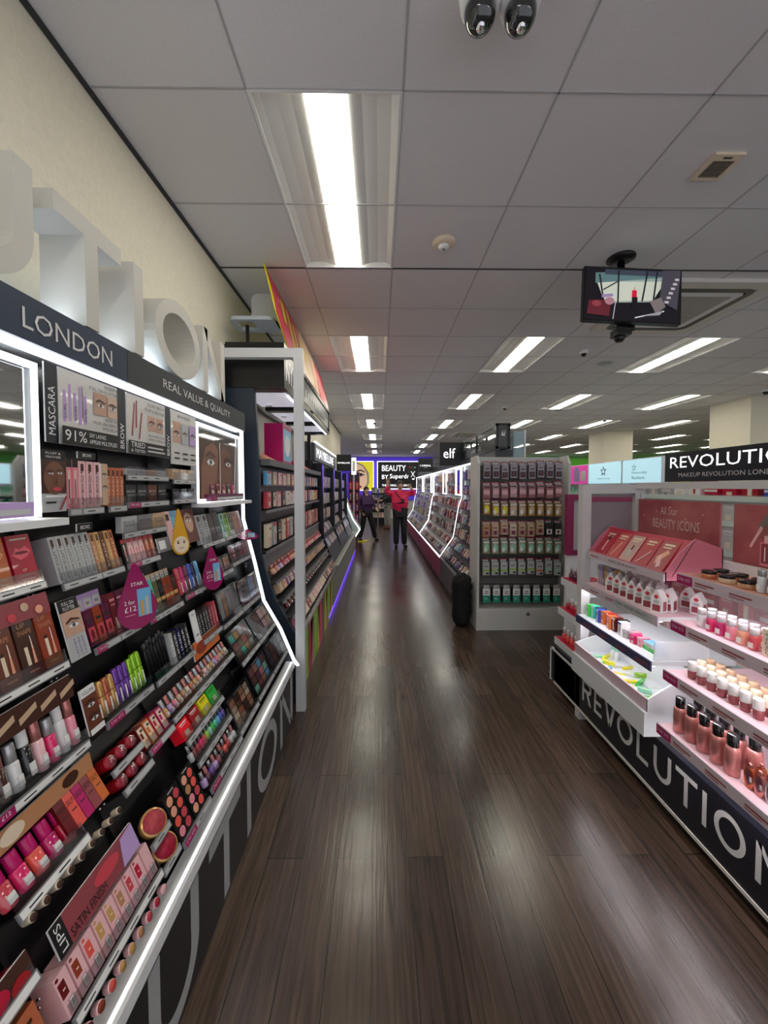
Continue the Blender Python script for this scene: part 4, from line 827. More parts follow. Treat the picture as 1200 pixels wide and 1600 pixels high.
for q in ((-1.05,-.65,A0-.04,A0,2.185,2.49),(-1.05,-.65,A1-.04,A1,2.2,2.23),(-1.05,-.65,A1-.04,A1,2.46,2.49),(-.68,-.65,A1-.04,A1,2.2,2.49),(-.68,-.65,A0,A1-.04,2.46,2.49),(-.68,-.65,A0,A1-.04,2.185,2.215),(-1.08,-1.05,A0,A1,2.185,2.49)): mb.box(*q, BLK)
part('canopy_frame', mb, cn, 'black box canopy')
mb = MB(); mb.box(-.664,-.656,A0,3.1,2.215,2.46,BLK); wt = M(srgb(225,225,225),.4,emit=.4)
mb.art((-.656,A0,2.215), U_L, Z, [('t','NYX',.04,.04,.15,wt,.32)]); part('sign_panel', mb, cn, 'black panel with three white letters')
mb = MB(); mb.box(-.666,-.658,3.1,A1-.05,2.25,2.44,M(srgb(85,86,88),.35)); mb.art((-.658,3.1,2.25), U_L, Z, [('r',.1+.13*k,.06,.17+.13*k,.12,C('silver')) for k in range(12)]); part('side_panel', mb, cn)
mb = MB()
for k in range(3): mb.box(-1.02,-.70,2.85+.75*k,3.4+.75*k,2.2,2.212,M((.85,.88,1),.5,emit=.35))
part('light_panel', mb, cn, 'white light panels')
mb = MB()
for k in range(4): mb.box(-1.02,-.68,A0+.02+.76*k,A0+.12+.76*k,2.187,2.22,BLK); 
for k in range(5): mb.box(-.95,-.9,A0+.05+.5*k,A0+.08+.5*k,2.18,2.187,WHT)
part('crossbeam', mb, cn)
mb = MB(); mb.box(-.69,-.675,2.9,A1-.1,2.175,2.185,GLOW); part('front_light', mb, cn)
# tall slanted promotional board on the canopy
mb = MB()
P = [(-.78,2.66,3.005),(-.70,2.68,2.72),(-.665,2.8,2.50),(-.655,5.08,2.49),(-.665,5.08,2.93)]
def bp(y, z): return (-.655-.12*(z-2.49)/.52, y, z)
pts = [bp(2.66,3.005), bp(2.68,2.70), bp(2.84,2.495), bp(A1,2.495), bp(A1,2.93), bp(4.35,2.965), bp(4.3,3.0)]
mb.prism(pts, (-.006,0,0), C('yellow'))
n_ = .002
def bq(L, m, k=1): mb.add([(bp(y,z)[0]+n_*k, y, z) for y,z in L], [tuple(range(len(L)))], m)
bq([(2.70,3.0),(2.73,2.82),(2.69,2.70),(2.84,2.5),(A1,2.5),(A1,2.93),(4.35,2.96),(4.3,2.995)], M(srgb(205,45,85),.35))
bq([(3.4,2.5),(4.3,2.5),(4.5,2.95),(3.7,2.99)], M(srgb(232,205,170),.35), 1.5)
for a, w, z0, z1, c in ((2.95,.1,2.75,2.93,'yellow'),(3.15,.07,2.62,2.95,'yellow'),(3.32,.07,2.6,2.9,'yellow'),(3.5,.06,2.6,2.95,'peach'),(3.7,.06,2.55,2.9,'yellow'),(3.9,.05,2.6,2.9,'cream'),(4.1,.05,2.55,2.85,'rose')): bq([(a,z0),(a+w,z0),(a+w*1.4,z1),(a+w*.3,z1)], C(c), 2)
bq([(4.45,2.5),(5.06,2.5),(5.06,2.65),(4.6,2.92),(4.4,2.8)], M(srgb(235,150,150),.35), 1.7)
tag(link('promotion_board', mb.mesh('board')), 'tall slanting yellow, red and cream advertising board on the black canopy', 'sign')
e = empty('sign_bracket', (-.9,2.9,2.5), 'white loop-shaped plastic bracket behind the advertising board', 'bracket')
mb = MB(); ring(mb,-1.06,-.74,2.76,2.99,.035,2.675,2.70,M(srgb(190,200,212),.4),.05); mb.box(-.9,-.74,2.8,2.95,2.677,2.698,M(srgb(190,200,212),.4)); part('loop_plate', mb, e)
mb = MB(); ring(mb,-.94,-.74,0,.22,.099,0,.03,M(srgb(205,208,212),.4),.05)
o = part('upright_plate', mb, e); o.rotation_euler = (R(90),0,0); o.location = Vector((0,2.93,2.70))-e.location
mb = MB(); mb.box(-.97,-.95,2.86,2.88,2.49,2.68,BLK); part('stem', mb, e)
# things on the top shelf
mb = MB(); mb.box(-.93,-.78,3.15,3.45,1.70,2.02,C('magenta')); mb.art((-.78,3.15,1.70), U_L, Z, [('r',.02,.02,.28,.28,C('sky blue')),('e',.15,.15,.09,.09,WHT)]); tag(link('display_cube', mb.mesh('cube')), 'large magenta cube standing on the canopied shelf', 'box')
mb = MB(); mb.prism([(-.96,2.80,1.70),(-.80,2.80,1.70),(-.80,3.10,1.70),(-.96,3.10,1.70)], (0,0,.004), C('peach')); mb.prism([(-.96,2.80,1.704),(-.80,2.80,1.704),(-.96,2.80,1.79)], (0,.3,0), C('peach')); tag(link('wedge_display', mb.mesh('wedge')), 'peach wedge-shaped display beside the magenta cube', 'display')
mb = MB(); mb.prism([(-.96,4.0,1.704),(-.79,4.0,1.704),(-.96,4.0,1.80)], (0,.5,0), C('rose')); tag(link('wedge_display', mb.mesh('wedge')), 'rose wedge-shaped display further along the canopied shelf', 'display')
rowsN = [(1.52,.10,15,'upper shelf'),(1.35,.12,16,'second shelf'),(1.065,.17,16,'third shelf')]
mixes = [('pink','cream','orange','sky blue','pale pink','grey','beige'),('pale pink','rose','white','yellow','black','charcoal','pink'),('mauve','rose','silver','black','peach','cream','crimson')]
s = MB(); s.box(-.87,-.796,A0,A1,1.508,1.518,C('charcoal')); part('shelf', s, NE)
for q, (z, h, n, wd) in enumerate(rowsN):
    mx = [random.choice(mixes[q]) for _ in range(n)]
    row((-.802,A0+.04,z),(-.802,A1-.05,z),n,R(90),0,lambda i:(carton(.10,.03,h,mx[i],('stripe','plain','window')[(i*7+q)%3],'rose' if mx[i] != 'rose' else 'cream'),mx[i]),'makeup_carton','carton',f'pack on the {wd} of the canopied stand','packs on the canopied stand')
for q, (z, h, n, mxx, kd) in enumerate(((.87,.07,22,('rose','pink','lilac','peach','hot pink'),'tube'),(.745,.07,20,('peach','gold','purple','beige','copper'),'carton'),(.625,.06,24,('dark brown','charcoal','dark red','brown'),'tube'),(.50,.075,16,('pink','pale pink','red','cream','charcoal','mauve'),'carton'))):
    x, t = prof(NP, z); mx = [random.choice(mxx) for _ in range(n)]; w = 2.25/n
    f = (lambda i: (tube_gloss(.02,h,mx[i],'silver' if q == 2 else 'rose gold',.4), mx[i])) if kd == 'tube' else (lambda i: (carton(w*.86,.04,h,mx[i],('stripe','plain')[i%2],'cream'), mx[i]))
    row((x-.022 if kd == 'tube' else x,A0+.04,z),(x-.022 if kd == 'tube' else x,A1-.05,z),n,R(90),t,f,'lip_gloss' if kd == 'tube' else 'makeup_carton','lip gloss' if kd == 'tube' else 'carton',f'{"tube" if kd=="tube" else "pack"}, {ORD[q]} sloped tray of canopied stand','goods in the sloped trays of the canopied stand')

# ------------------------------------------------------------------ third left display (grey header)
ME = empty('makeup_display_stand', (-.8,7,0), 'grey based makeup stand with dark fins and purple glow at the floor', 'display stand')
B0, B1 = 5.12, 9.0
mb = MB(); mb.prism([(-.88,B0,1.86),(-.86,B0,1.0),(-.62,B0,.5),(-1.09,B0,.5),(-1.09,B0,1.86)], (0,B1-B0,0), M(srgb(30,30,36),.35)); part('back_panel', mb, ME)
mb = MB(); mb.box(-1.09,-.56,B0-.03,B1,.07,.46,M(srgb(140,140,136),.5)); mb.box(-1.05,-.60,B0-.03,B1,0,.07,BLK); mb.box(-.565,-.55,B0-.03,B1,.45,.47,M(srgb(190,190,185),.4)); part('kick_panel', mb, ME)
mb = MB(); mb.box(-.60,-.565,B0-.03,B1,.03,.05,M((.16,.07,.9),.4,emit=1.6)); part('floor_glow', mb, ME, 'purple strip light under the base')
mb = MB(); mb.prism([(-1.05,B0,1.86),(-.85,B0,1.86),(-.85,B0,2.09),(-1.05,B0,2.12)], (0,2.4,0), M(srgb(96,98,102),.35))
mb.art((-.85,B0,1.86), U_L, Z, [('t','MAYBELLINE',.15,.05,.13,LT,1.9)]); part('header_board', mb, ME, 'grey header with white capital letters')
mb = MB(); mb.box(-.86,-.84,B0,B0+2.4,2.092,2.11,GLOW); part('header_light', mb, ME)
for y in (5.14,6.4,7.7,8.9):
    mb = MB(); mb.prism([(-1.08,y,.5),(-.62,y,.5),(-.74,y,.85),(-.76,y,1.82),(-1.08,y,1.82)], (0,.05,0), M(srgb(20,26,36),.3)); mb.box(-.762,-.752,y+.05,y+.07,.9,1.8,M((.2,.1,.9),.4,emit=1)); part('fin', mb, ME, 'dark fin with purple edge light')
mps = [('charcoal','lilac','silver','black','purple','white','rose'),('silver','black','charcoal','beige'),('black','lilac','white','gold','pink')]
for bI, (ya, yb) in enumerate(((5.22,6.36),(6.5,7.66),(7.8,8.86))):
    mb = MB()
    for z in (1.50,1.27,1.04,.86,.68): mb.box(-.93,-.80 if z > .9 else -.72,ya,yb,z-.012,z-.002,C('charcoal'))
    part('shelf', mb, ME)
    for q, (z, x, h) in enumerate(((1.5,-.81,.16),(1.27,-.81,.15),(1.04,-.81,.15),(.86,-.78,.12),(.68,-.70,.12),(.51,-.63,.11))):
        mx = [random.choice(mps[(q+bI)%3]) for _ in range(9)]
        row((x,ya,z),(x,yb,z),9,R(90),0 if q < 3 else .45,lambda i:(carton(.1,.03,h,mx[i],('plain','stripe','half')[(i+q)%3],'silver'),mx[i]),'makeup_carton','carton',f'pack, shelf {ORD[q]} from top, {ORD[bI]} bay of grey stand','packs on the grey stand')
# projecting square sign
def square_sign(x0,x1,y,z0,z1,label,items,mname='square_sign',bc=None):
    b = MB(); b.box(x0,x1,y,y+.05,z0,z1,bc or M(srgb(22,28,30),.4)); b.art((x0,y,z0), U_F, Z, items(x1-x0,z1-z0)); tag(link(mname, b.mesh('sign')), label, 'sign')
square_sign(-.98,-.65,8.85,1.88,2.25,'black square projecting sign with one line of small white letters, left of the aisle', lambda w,h: [('t','MAYBELLINE',w*.08,h*.45,h*.09,LT,w*.84)])
square_sign(-.75,-.63,10.4,1.85,2.3,'narrow white lit sign beyond the left stands', lambda w,h: [('r',w*.2,h*.2,w*.8,h*.8,C('grey')),('r',w*.3,h*.25,w*.7,h*.75,WHT)], bc=SOFTGLOW)
bpy.data.objects['square_sign.001']['label']='narrow white lit sign on a post beyond the left stands'
mb = MB(); mb.box(-.71,-.67,10.41,10.44,0,1.85,C('silver')); pz=link('post', mb.mesh('post'), bpy.data.objects['square_sign.001'])
e = empty('lit_end_stand', (-.7,9.4,0), 'curved white stand outlined with lights at the end of the left row', 'display stand')
pr_ = [(-.80,1.25),(-.72,1.0),(-.62,.75),(-.46,.52),(-.60,.30)]
mb = MB(); mb.prism([(x,9.05,z) for x,z in pr_]+[(-1.0,9.05,.3),(-1.0,9.05,1.25)], (0,.6,0), M(srgb(190,200,198),.3)); part('body', mb, e)
mb = MB()
for (xa,za),(xb,zb) in zip(pr_, pr_[1:]): mb.prism([(xa-.012,9.035,za),(xa+.014,9.035,za),(xb+.014,9.035,zb),(xb-.012,9.035,zb)], (0,.03,0), GLOW)
for (xa,za),(xb,zb) in zip([(-.8,1.25),(-.78,.8)], [(-.78,.8),(-.60,.30)]): mb.prism([(xa-.01,9.035,za),(xa+.01,9.035,za),(xb+.01,9.035,zb),(xb-.01,9.035,zb)], (0,.02,0), GLOW)
part('edge_light', mb, e)
mb = MB(); mb.box(-.98,-.60,9.08,9.6,.0,.3,M(srgb(150,145,135),.5)); part('base', mb, e)

# ------------------------------------------------------------------ right run of brand stands
RP = [(1.28,1.84),(1.28,1.35),(1.23,1.2),(1.15,.73),(.94,.42)]
def run_unit(y0, y1, name, label, kick, lit, seed, mix, nper, hdr):
    e = empty('makeup_display_stand', (1.2,(y0+y1)/2,0), label, 'display stand')
    random.seed(seed)
    mb = MB(); mb.prism([(x+.06,y0,z) for x,z in RP]+[(1.48,y0,.42),(1.48,y0,1.84)], (0,y1-y0,0), M(srgb(215,216,220),.4) if lit else M(srgb(60,60,64),.4)); part('back_panel', mb, e)
    mb = MB(); mb.box(.95,1.48,y0,y1,.06,.40,kick); mb.box(.98,1.48,y0,y1,0,.06,BLK); mb.box(.95,.97,y0,y1,.40,.42,WHT if lit else C('grey',.3)); mb.box(.935,.95,y0,y1,.405,.42,GLOW if lit else C('grey',.3)); part('kick_panel', mb, e)
    mb = MB(); mb.box(1.29,1.48,y0,y1,1.84,hdr,M(srgb(52,54,58),.4)); part('header_board', mb, e)
    mb = MB(); mb.box(1.25,1.29,y0,y1,1.825,1.84,GLOW); part('header_light', mb, e)
    for y in (y0, y1-.03):
        mb = MB(); m = GLOW if lit else C('grey',.3)
        for (xa,za),(xb,zb) in zip(RP, RP[1:]): mb.prism([(xa-.004,y,za),(xa+.008,y,za),(xb+.008,y,zb),(xb-.004,y,zb)], (0,.022,0), m)
        part('side_edge', mb, e, 'white lit side edge' if lit else None)
    if lit:
        mid = (y0+y1)/2
        mb = MB()
        for q in ((y0+.05,y0+.45),(mid-.2,mid+.2)):
            for a, b, c, d in ((q[0],q[0]+.02,1.38,1.8),(q[1]-.02,q[1],1.38,1.8),(q[0],q[1],1.375,1.395),(q[0],q[1],1.79,1.81)): mb.box(1.262,1.275,a,b,c,d,GLOW)
        part('light_frame', mb, e)
        mb = MB(); mb.box(1.275,1.28,y0+.09,y0+.41,1.4,1.78,MIRROR); mb.box(1.275,1.28,mid-.16,mid+.16,1.4,1.78,MIRROR); part('mirror', mb, e)
    for q, z in enumerate((1.62,1.40,1.19,.98,.77,.62,.48)):
        x, t = prof(RP, z); mb = MB(); mb.T = Matrix.Translation((x,0,z)) @ Matrix.Rotation(t,4,'Y')
        mb.box(-.004,.06,y0+.03,y1-.03,-.012,-.002,C('silver') if lit else C('charcoal')); part('shelf', mb, e)
        hh = (.16,.15,.15,.15,.15,.12,.10)[q]; n = nper+(q % 3)
        mx = [random.choice(mix) for _ in range(n)]; w = (y1-y0-.1)/n*.8
        def fn(i):
            k = (i*5+q*3) % 4
            if k == 0: return hang_pack(round(w,3),hh*.95,mx[i],mx[(i+1)%n],'clear',.03,i%3,.2,mx[i]), mx[i]
            if k == 1: return palette(round(w,3),hh*.85,2,3,(mx[i],mx[(i+2)%n],'beige')), mx[i]
            return carton(round(w,3),.04,hh*(.8+.1*(k-2)),mx[i],('plain','stripe','window')[i%3],'cream' if mx[i] != 'cream' else 'rose'), mx[i]
        row((x,y1-.05,z),(x,y0+.05,z),n,R(-90),t,fn,'makeup_pack','makeup pack',f'pack, {ORD[q]} row down, {name}',f'packs on the {name}')
    random.seed(seed+50)
    return e
mixA = ('black','charcoal','lilac','purple','beige','pink','coral','silver','mauve','cream','teal')
mixB = ('mauve','rose','dark red','silver','white','pink','pale pink','charcoal','brown')
mixC = ('silver','black','white','gold','beige','charcoal')
kA = noisy(srgb(52,48,46), srgb(105,100,98), 6, .35)
run_unit(4.32, 5.98, 'dark stand', 'dark panelled makeup stand next to the white nail rack', kA, False, 11, mixA, 11, 1.92)
run_unit(6.0, 9.1, 'lit magenta stand', 'white lit makeup stand on a magenta base', M(srgb(150,40,80),.35), True, 12, mixB, 13, 2.05)
run_unit(9.15, 13.4, 'far magenta stand', 'far lit makeup stand on a magenta base near the waving person', M(srgb(150,50,75),.35), True, 13, mixC, 12, 2.0)
e = empty('header_box', (1.34,5.1,1.93), 'black framed glass header box above the dark stand', 'header box')
mb = MB()
for x in (1.27,1.40):
    for y in (4.22,5.1,5.96): mb.box(x,x+.025,y,y+.03,1.93,2.2,BLK)
    mb.box(x,x+.025,4.22,5.99,2.17,2.2,BLK); mb.box(x,x+.025,4.22,5.99,1.925,1.95,BLK)
for y in (4.22,5.96):
    for z in (1.925,2.175): mb.box(1.27,1.425,y,y+.03,z,z+.025,BLK)
part('frame', mb, e)
mb = MB(); mb.box(1.295,1.40,4.23,4.235,1.95,2.17,M(srgb(70,72,76),.3)); mb.art((1.295,4.23,1.95), U_F, Z, [('p',[(.03,.12),(.05,.18),(.055,.12),(.08,.19),(.07,.11)],WHT)]); mb.box(1.28,1.285,4.3,5.95,1.94,2.05,BLK)
mb.art((1.28,5.9,1.94), U_R, Z, [*[('r',.5+.09*q_,.03,.54+.09*q_,.06+.02*(q_%2),GRYW) for q_ in range(6)]]); part('panel', mb, e)
mb = MB(); mb.box(1.276,1.279,4.25,5.95,2.05,2.17,GLASS); part('glass_pane', mb, e)
e = empty('glass_header', (1.55,4.6,1.84), 'pale translucent glass header panel behind the black header box', 'glass panel')
mb = MB(); mb.box(1.5,1.508,4.35,5.6,1.84,2.13,M(srgb(170,195,205),.3,alpha=.55)); mb.box(1.50,1.64,4.35,4.358,1.84,2.13,M(srgb(170,195,205),.3,alpha=.6)); part('glass', mb, e)
mb = MB(); mb.box(1.62,1.64,4.34,4.36,1.84,2.14,C('silver',.3,metal=.5)); part('post', mb, e)
square_sign(.93,1.28,6.0,1.84,2.2,'large black square sign with three white lowercase letters above the right row', lambda w,h: [('t','elf',w*.17,h*.32,h*.42,LT,w*.52)])
square_sign(.93,1.28,9.3,1.85,2.2,'black square sign with thin white capitals further along the right row', lambda w,h: [('r',.01,.01,w-.01,.02,C('silver')),('t',"L'OREAL",w*.12,h*.45,h*.12,LT,w*.76),('r',w*.4,h*.35,w*.6,h*.38,C('silver'))])
square_sign(1.0,1.29,13.3,1.82,2.1,'small black square sign with a thin white X', lambda w,h: [('p',[(w*.25,h*.15),(w*.3,h*.15),(w*.75,h*.85),(w*.7,h*.85)],LT),('p',[(w*.7,h*.15),(w*.75,h*.15),(w*.3,h*.85),(w*.25,h*.85)],LT)])
mb = MB()
bagm = noisy(srgb(8,8,10), srgb(20,20,24), 80, .8, .6)
V = []; NN = 18
prf = [(.02,.0),(.10,.02),(.105,.2),(.10,.38),(.115,.47),(.085,.54),(.04,.57),(.01,.575)]
mb.lathe(prf, bagm, (.895,4.17,0), 22)
o = link('black_bin_bag', mb.mesh('bag')); tag(o, 'black fluffy covered bundle between the dark stand and the nail rack', 'bag')
dm = o.modifiers.new('folds', 'DISPLACE'); tx = bpy.data.textures.new('folds', 'CLOUDS'); tx.noise_scale = .05; dm.texture = tx; dm.strength = .04
sb = o.modifiers.new('sub', 'SUBSURF'); sb.levels = 2; sb.render_levels = 2; o.modifiers.move(1, 0)

# ------------------------------------------------------------------ white nail rack facing the camera
e = empty('nail_display_rack', (1.5,4.2,0), 'tall white rack of hanging nail packs facing the camera', 'display rack')
RW = M(srgb(205,205,203),.5); RG = M(srgb(120,118,116),.6)
x0, x1, yf, yb = 1.015, 1.985, 4.0, 4.32
for x in (x0, x1-.025):
    mb = MB(); mb.prism([(x,yf,0),(x,yf,1.75),(x,yf+.06,1.835),(x,yb,1.835),(x,yb,0)], (.025,0,0), RW); part('side_panel', mb, e)
mb = MB(); mb.box(x0+.025,x1-.025,yf+.2,yb,.19,1.83,RG); mb.box(x0+.025,x1-.025,yf+.19,yf+.2,1.74,1.83,RW)
for k in range(20): mb.box(x0+.03,x1-.03,yf+.196,yf+.2,.3+k*.072,.303+k*.072,M(srgb(80,78,76),.6))
part('back_panel', mb, e)
mb = MB(); mb.box(x0+.025,x1-.025,yf+.01,yb,0,.21,RW); mb.box(x0+.025,x1-.025,yf+.015,yf+.2,.21,.23,RW); mb.lathe([(.02,0),(.02,.003)], RG, (1.56,yf+.008,.17), 16, 'y'); part('base', mb, e)
tiers = [(1.60,.185,'charcoal','crimson','dusty mauve',2,'black','top'),(1.40,.17,'mauve','crimson','dusty rose',0,'pale pink','second'),(1.21,.17,'brown','crimson','dull gold',1,'beige','third'),(1.0,.165,'tan','crimson','beige',2,'dusty rose','fourth'),(.81,.175,'olive','crimson','sage',1,'mint','fifth'),(.59,.175,'black','crimson','silver',3,'lime','sixth'),]
for q, (z, h, c, hd, inn, ar, fl, wd) in enumerate(tiers):
    pk = MB()
    for i in range(9):
        x = x0+.06+(i+.5)*(x1-x0-.12)/9; pk.tube([(x,yf+.19,z+h-.012),(x,yf+.05,z+h-.012),(x,yf+.04,z+h)], .0025, CHROME, 6)
    part('peg', pk, e)
    for i in range(9):
        cc, ii, ff = c, inn, fl
        if q == 2 and i < 3: ff = 'yellow'
        if q == 3 and i > 6: cc, ii, ff = 'black', 'black', 'white'
        if q == 3 and i < 3: ii = 'tan'
        if q == 5 and i > 5: ff = ('orange','mint','mint')[i-6]
        x = x0+.06+(i+.5)*(x1-x0-.12)/9; dz = random.uniform(-.012,.012)
        look = {0:'dark nail pack with a white tag',1:'rosy nail pack',2:'golden fruit-print nail pack',3:'cream nail pack',4:'green nail pack',5:'white banded nail pack'}[q]
        place(hang_pack(.082,h,cc,hd,ii,.03,ar,.16,ff),'nail_pack','nail pack',f'{look}, {wd} row of the white rack, {ORD[i]} from left','nail packs on the white rack',(x,yf+.03+random.uniform(0,.01),z-.01+dz),random.uniform(-.06,.06))
for i in range(8):
    x = x0+.06+(i+.5)*(x1-x0-.12)/8
    place(carton(.075,.07,.15,'black','half','sea green'),'nail_glue_carton','carton',f'white and teal carton on the lowest row of the white rack, {ORD[i]} from the left','white and teal cartons',(x,yf+.04,.285),random.uniform(-.1,.1))
pk = MB()
for i in range(8): x = x0+.06+(i+.5)*(x1-x0-.12)/8; pk.tube([(x,yf+.2,.445),(x,yf+.03,.445),(x,yf+.02,.455)], .0025, CHROME, 6); pk.box(x-.03,x+.03,yf+.045,yf+.048,.435,.47,C('silver'))
part('peg', pk, e)

# ------------------------------------------------------------------ right near stand
RE = empty('display_gondola', (1.5,2.0,0), 'white right hand makeup stand with black base lettered in white', 'display stand')
RX = 1.29; Ya, Yb = .55, 2.80
mb = MB(); mb.box(RX,1.68,Ya,Yb,.075,.335,M(srgb(20,22,32),.4)); wl2 = M(srgb(205,205,205),.5)
lt = {'R':(2.405,2.30),'E':(2.27,2.19),'V':(2.165,2.06),'O':(2.045,1.915),'L':(1.885,1.80),'U':(1.765,1.655),'T':(1.63,1.515),'I':(1.49,1.47),'O2':(1.435,1.305),'N':(1.27,1.15)}
for ch, (a, b) in lt.items(): glyph3d(mb, ch[0], (RX-.0008,a,.155), U_R, Z, a-b, .14, .021, 0, wl2)
part('kick_panel', mb, RE, 'black base panel with big white letters')
mb = MB(); mb.box(RX-.004,RX+.02,Ya,Yb,.06,.075,M(srgb(215,212,205),.5)); mb.box(RX+.06,1.6,Ya,Yb,0,.06,BLK); part('plinth_trim', mb, RE)
WP = M(srgb(222,226,230),.4)
for x, y in ((RX,2.44),(1.625,2.44),(1.625,Ya)):
    mb = MB(); mb.box(x,x+.055,y,y+.055,0 if x == RX else .3,1.465 if y > 2 else 1.494,M(srgb(205,203,206),.5)); part('post', mb, RE)
mb = MB(); mb.box(RX,1.68,2.44,2.495,1.465,1.52,M(srgb(205,203,206),.5)); mb.box(1.625,1.68,Ya,2.439,1.494,1.53,M(srgb(205,203,206),.5)); part('top_beam', mb, RE)
PKS = M(srgb(240,205,215),.3)
def rshelf(xf, y0, y1, z, top, edge, txt=None, tagm=False, name='shelf', th=.045, base=True):
    s = MB(); s.box(xf,1.66,y0,y1,z-.02,z-.001,WP); s.box(xf+.002,1.66,y0+.002,y1-.002,z-.001,z,top); sh = part(name, s, RE)
    r = MB(); r.box(xf-.008,xf,y0,y1,z-th,z+.002,edge); A = []; w = y1-y0
    k = 0
    while .1+k*.16+.1 < w: A.append(('r',.1+k*.16,th*.45,.19+k*.16,th*.6,C('mauve'))); A.append(('r',.1+k*.16,th*.25,.16+k*.16,th*.33,C('mauve'))); k += 1
    if tagm: A = [('r',.0,.002,.085,th-.004,TAGM),('t','2 for £12',.008,th*.4,th*.3,WHT,.065)]+A
    if txt: A += [('r',w*.5,.004,w*.5+.30,th-.004,C('silver')),('t',txt,w*.5+.01,th*.4,th*.35,INK,.26)]
    r.art((xf-.008,y1,z-th), U_R, Z, A, .0003); part('price_rail', r, sh)
    l = MB(); l.box(xf+.01,xf+.022,y0+.01,y1-.01,z-.026,z-.0205,M((1,.93,.95),.4,emit=26)); part('shelf_light', l, sh)
EP = M(srgb(205,190,198),.35); EW = M(srgb(215,218,222),.35)
Ym = 1.735
peachm = M(srgb(225,170,150),.3)
rshelf(1.335,Ya,1.70,1.12,peachm,EP,'CONCEAL & DEFINE',True)
rshelf(1.305,Ya,1.69,.912,PKS,EP,'BLUSH & HIGHLIGHT',True)
rshelf(1.272,Ya,1.685,.692,PKS,EP,'SKIN PREP',True)
rshelf(1.245,Ya,1.68,.452,PKS,EP,'MAKE LASHES',True)
rshelf(1.30,1.765,2.44,.897,PKS,EP,'VISIBLY ADDED BEAUTY')
rshelf(1.265,1.757,2.44,.69,M(srgb(220,226,230),.35),M(srgb(60,66,100),.4))
# lower white bin of the far bay
mb = MB(); mb.box(1.235,1.66,1.757,2.44,.335,.45,WP); part('base_shelf', mb, RE)
mb = MB(); mb.box(1.25,1.26,1.76,2.43,.45,.51,M(srgb(205,180,190),.4)); mb.prism([(1.25,1.757,.45),(1.50,1.757,.45),(1.50,1.757,.60),(1.46,1.757,.64),(1.25,1.757,.512)], (0,.008,0), WP); mb.prism([(1.25,2.425,.45),(1.50,2.425,.45),(1.50,2.425,.60),(1.25,2.425,.512)], (0,.008,0), WP); mb.box(1.49,1.50,1.76,2.43,.45,.62,WP); part('bin', mb, RE)
mb = MB(); mb.box(1.29,1.55,1.775,1.783,.69,.775,M((.9,.94,.95),.1,alpha=.5)); part('acrylic_divider', mb, RE)
# side shelves beyond the post
for z, xf in ((.83,1.357),(.61,1.338),(.385,1.314)):
    s = MB(); s.box(xf,1.62,2.50,2.86,z-.05,z,WP); s.box(xf+.004,1.6,2.52,2.855,z,z+.001,C('crimson')); part('end_shelf', s, RE)
    cl = {.83:'plum',.61:'crimson',.385:'coral'}[z]
    row((xf+.05,2.83,z+.001),(xf+.05,2.55,z+.001),5,R(-90),0,lambda i:(polish(.035,.085,cl,'white' if z < .8 else 'silver'),cl),'small_bottle','bottle',f'bottle, {ORD[[.83,.61,.385].index(z)]} end shelf down beyond the white post','bottles on the end shelves')
mb = MB(); mb.box(RX,1.6,2.5,2.86,.075,.295,M(srgb(20,22,32),.4)); mb.box(RX-.004,RX+.01,2.5,2.865,.295,.31,WP); mb.box(RX-.004,RX+.01,2.85,2.866,.06,.31,WP); part('end_base', mb, RE)
# back: glass, panels
mb = MB(); mb.box(1.655,1.661,Ya,2.44,.45,1.465,M((.8,.85,.86),.05,alpha=.16)); part('glass_back', mb, RE)
mb = MB(); mb.box(1.35,1.62,2.462,2.468,1.1,1.46,M(srgb(150,138,150),.15,alpha=.6)); mb.box(1.33,1.62,2.46,2.462,1.41,1.44,M(srgb(150,60,95),.3)); part('glass_end', mb, RE)
pa = noisy(srgb(150,66,78), srgb(196,120,118), 4, .35)
mb = MB(); mb.box(1.645,1.654,1.848,2.435,1.13,1.428,pa)
mb.art((1.645,2.435,1.13), U_R, Z, [('t','All Star',.19,.215,.045,M(srgb(225,190,190),.4),.13),('t','BEAUTY ICONS',.13,.135,.055,M(srgb(225,200,195),.4),.34)]+[('e',.05+.11*k,.2+.03*((k*7)%3),.004,.004,C('pale pink')) for k in range(5)]); part('poster_panel', mb, RE, 'dusky pink panel reading BEAUTY ICONS')
mb = MB(); mb.box(1.645,1.654,1.2,1.775,1.135,1.425,pa)
mb.art((1.645,1.775,1.135), U_R, Z, [('p',[(.125,.15),(.17,.26),(.19,.255),(.15,.14)],C('rose gold',.2,metal=.6)),('p',[(.12,.2),(.165,.27),(.185,.255),(.14,.185)],C('silver',.2,metal=.8)),('p',[(.08,.105),(.09,.1),(.14,.19),(.13,.2)],C('pale pink')),('r',.13,.03,.20,.13,C('pink')),('r',.135,.04,.195,.125,C('mauve')),('r',.148,.13,.182,.16,C('pale pink')),('r',.15,.05,.155,.11,WHT)]); part('poster_panel', mb, RE, 'pink panel with a dropper bottle picture')
mb = MB(); mb.box(1.60,1.62,Ya,1.84,1.12,1.16,WP); part('back_rail', mb, RE)
# header sign
HX = M(srgb(18,24,38),.35); LE = M((.95,.97,1),.4,emit=.9)
mb = MB(); mb.box(1.65,1.70,.6,2.225,1.533,1.692,HX)
mb.art((1.65,2.225,1.533), U_R, Z, [('t','REVOLUTION',.04,.075,.062,LE,.72),('t','MAKEUP REVOLUTION LONDON',.105,.025,.022,M(srgb(210,210,215),.4),.57)])
tag(link('header_sign', mb.mesh('sign')), 'long black header sign with glowing white capitals above the right stand', 'sign')

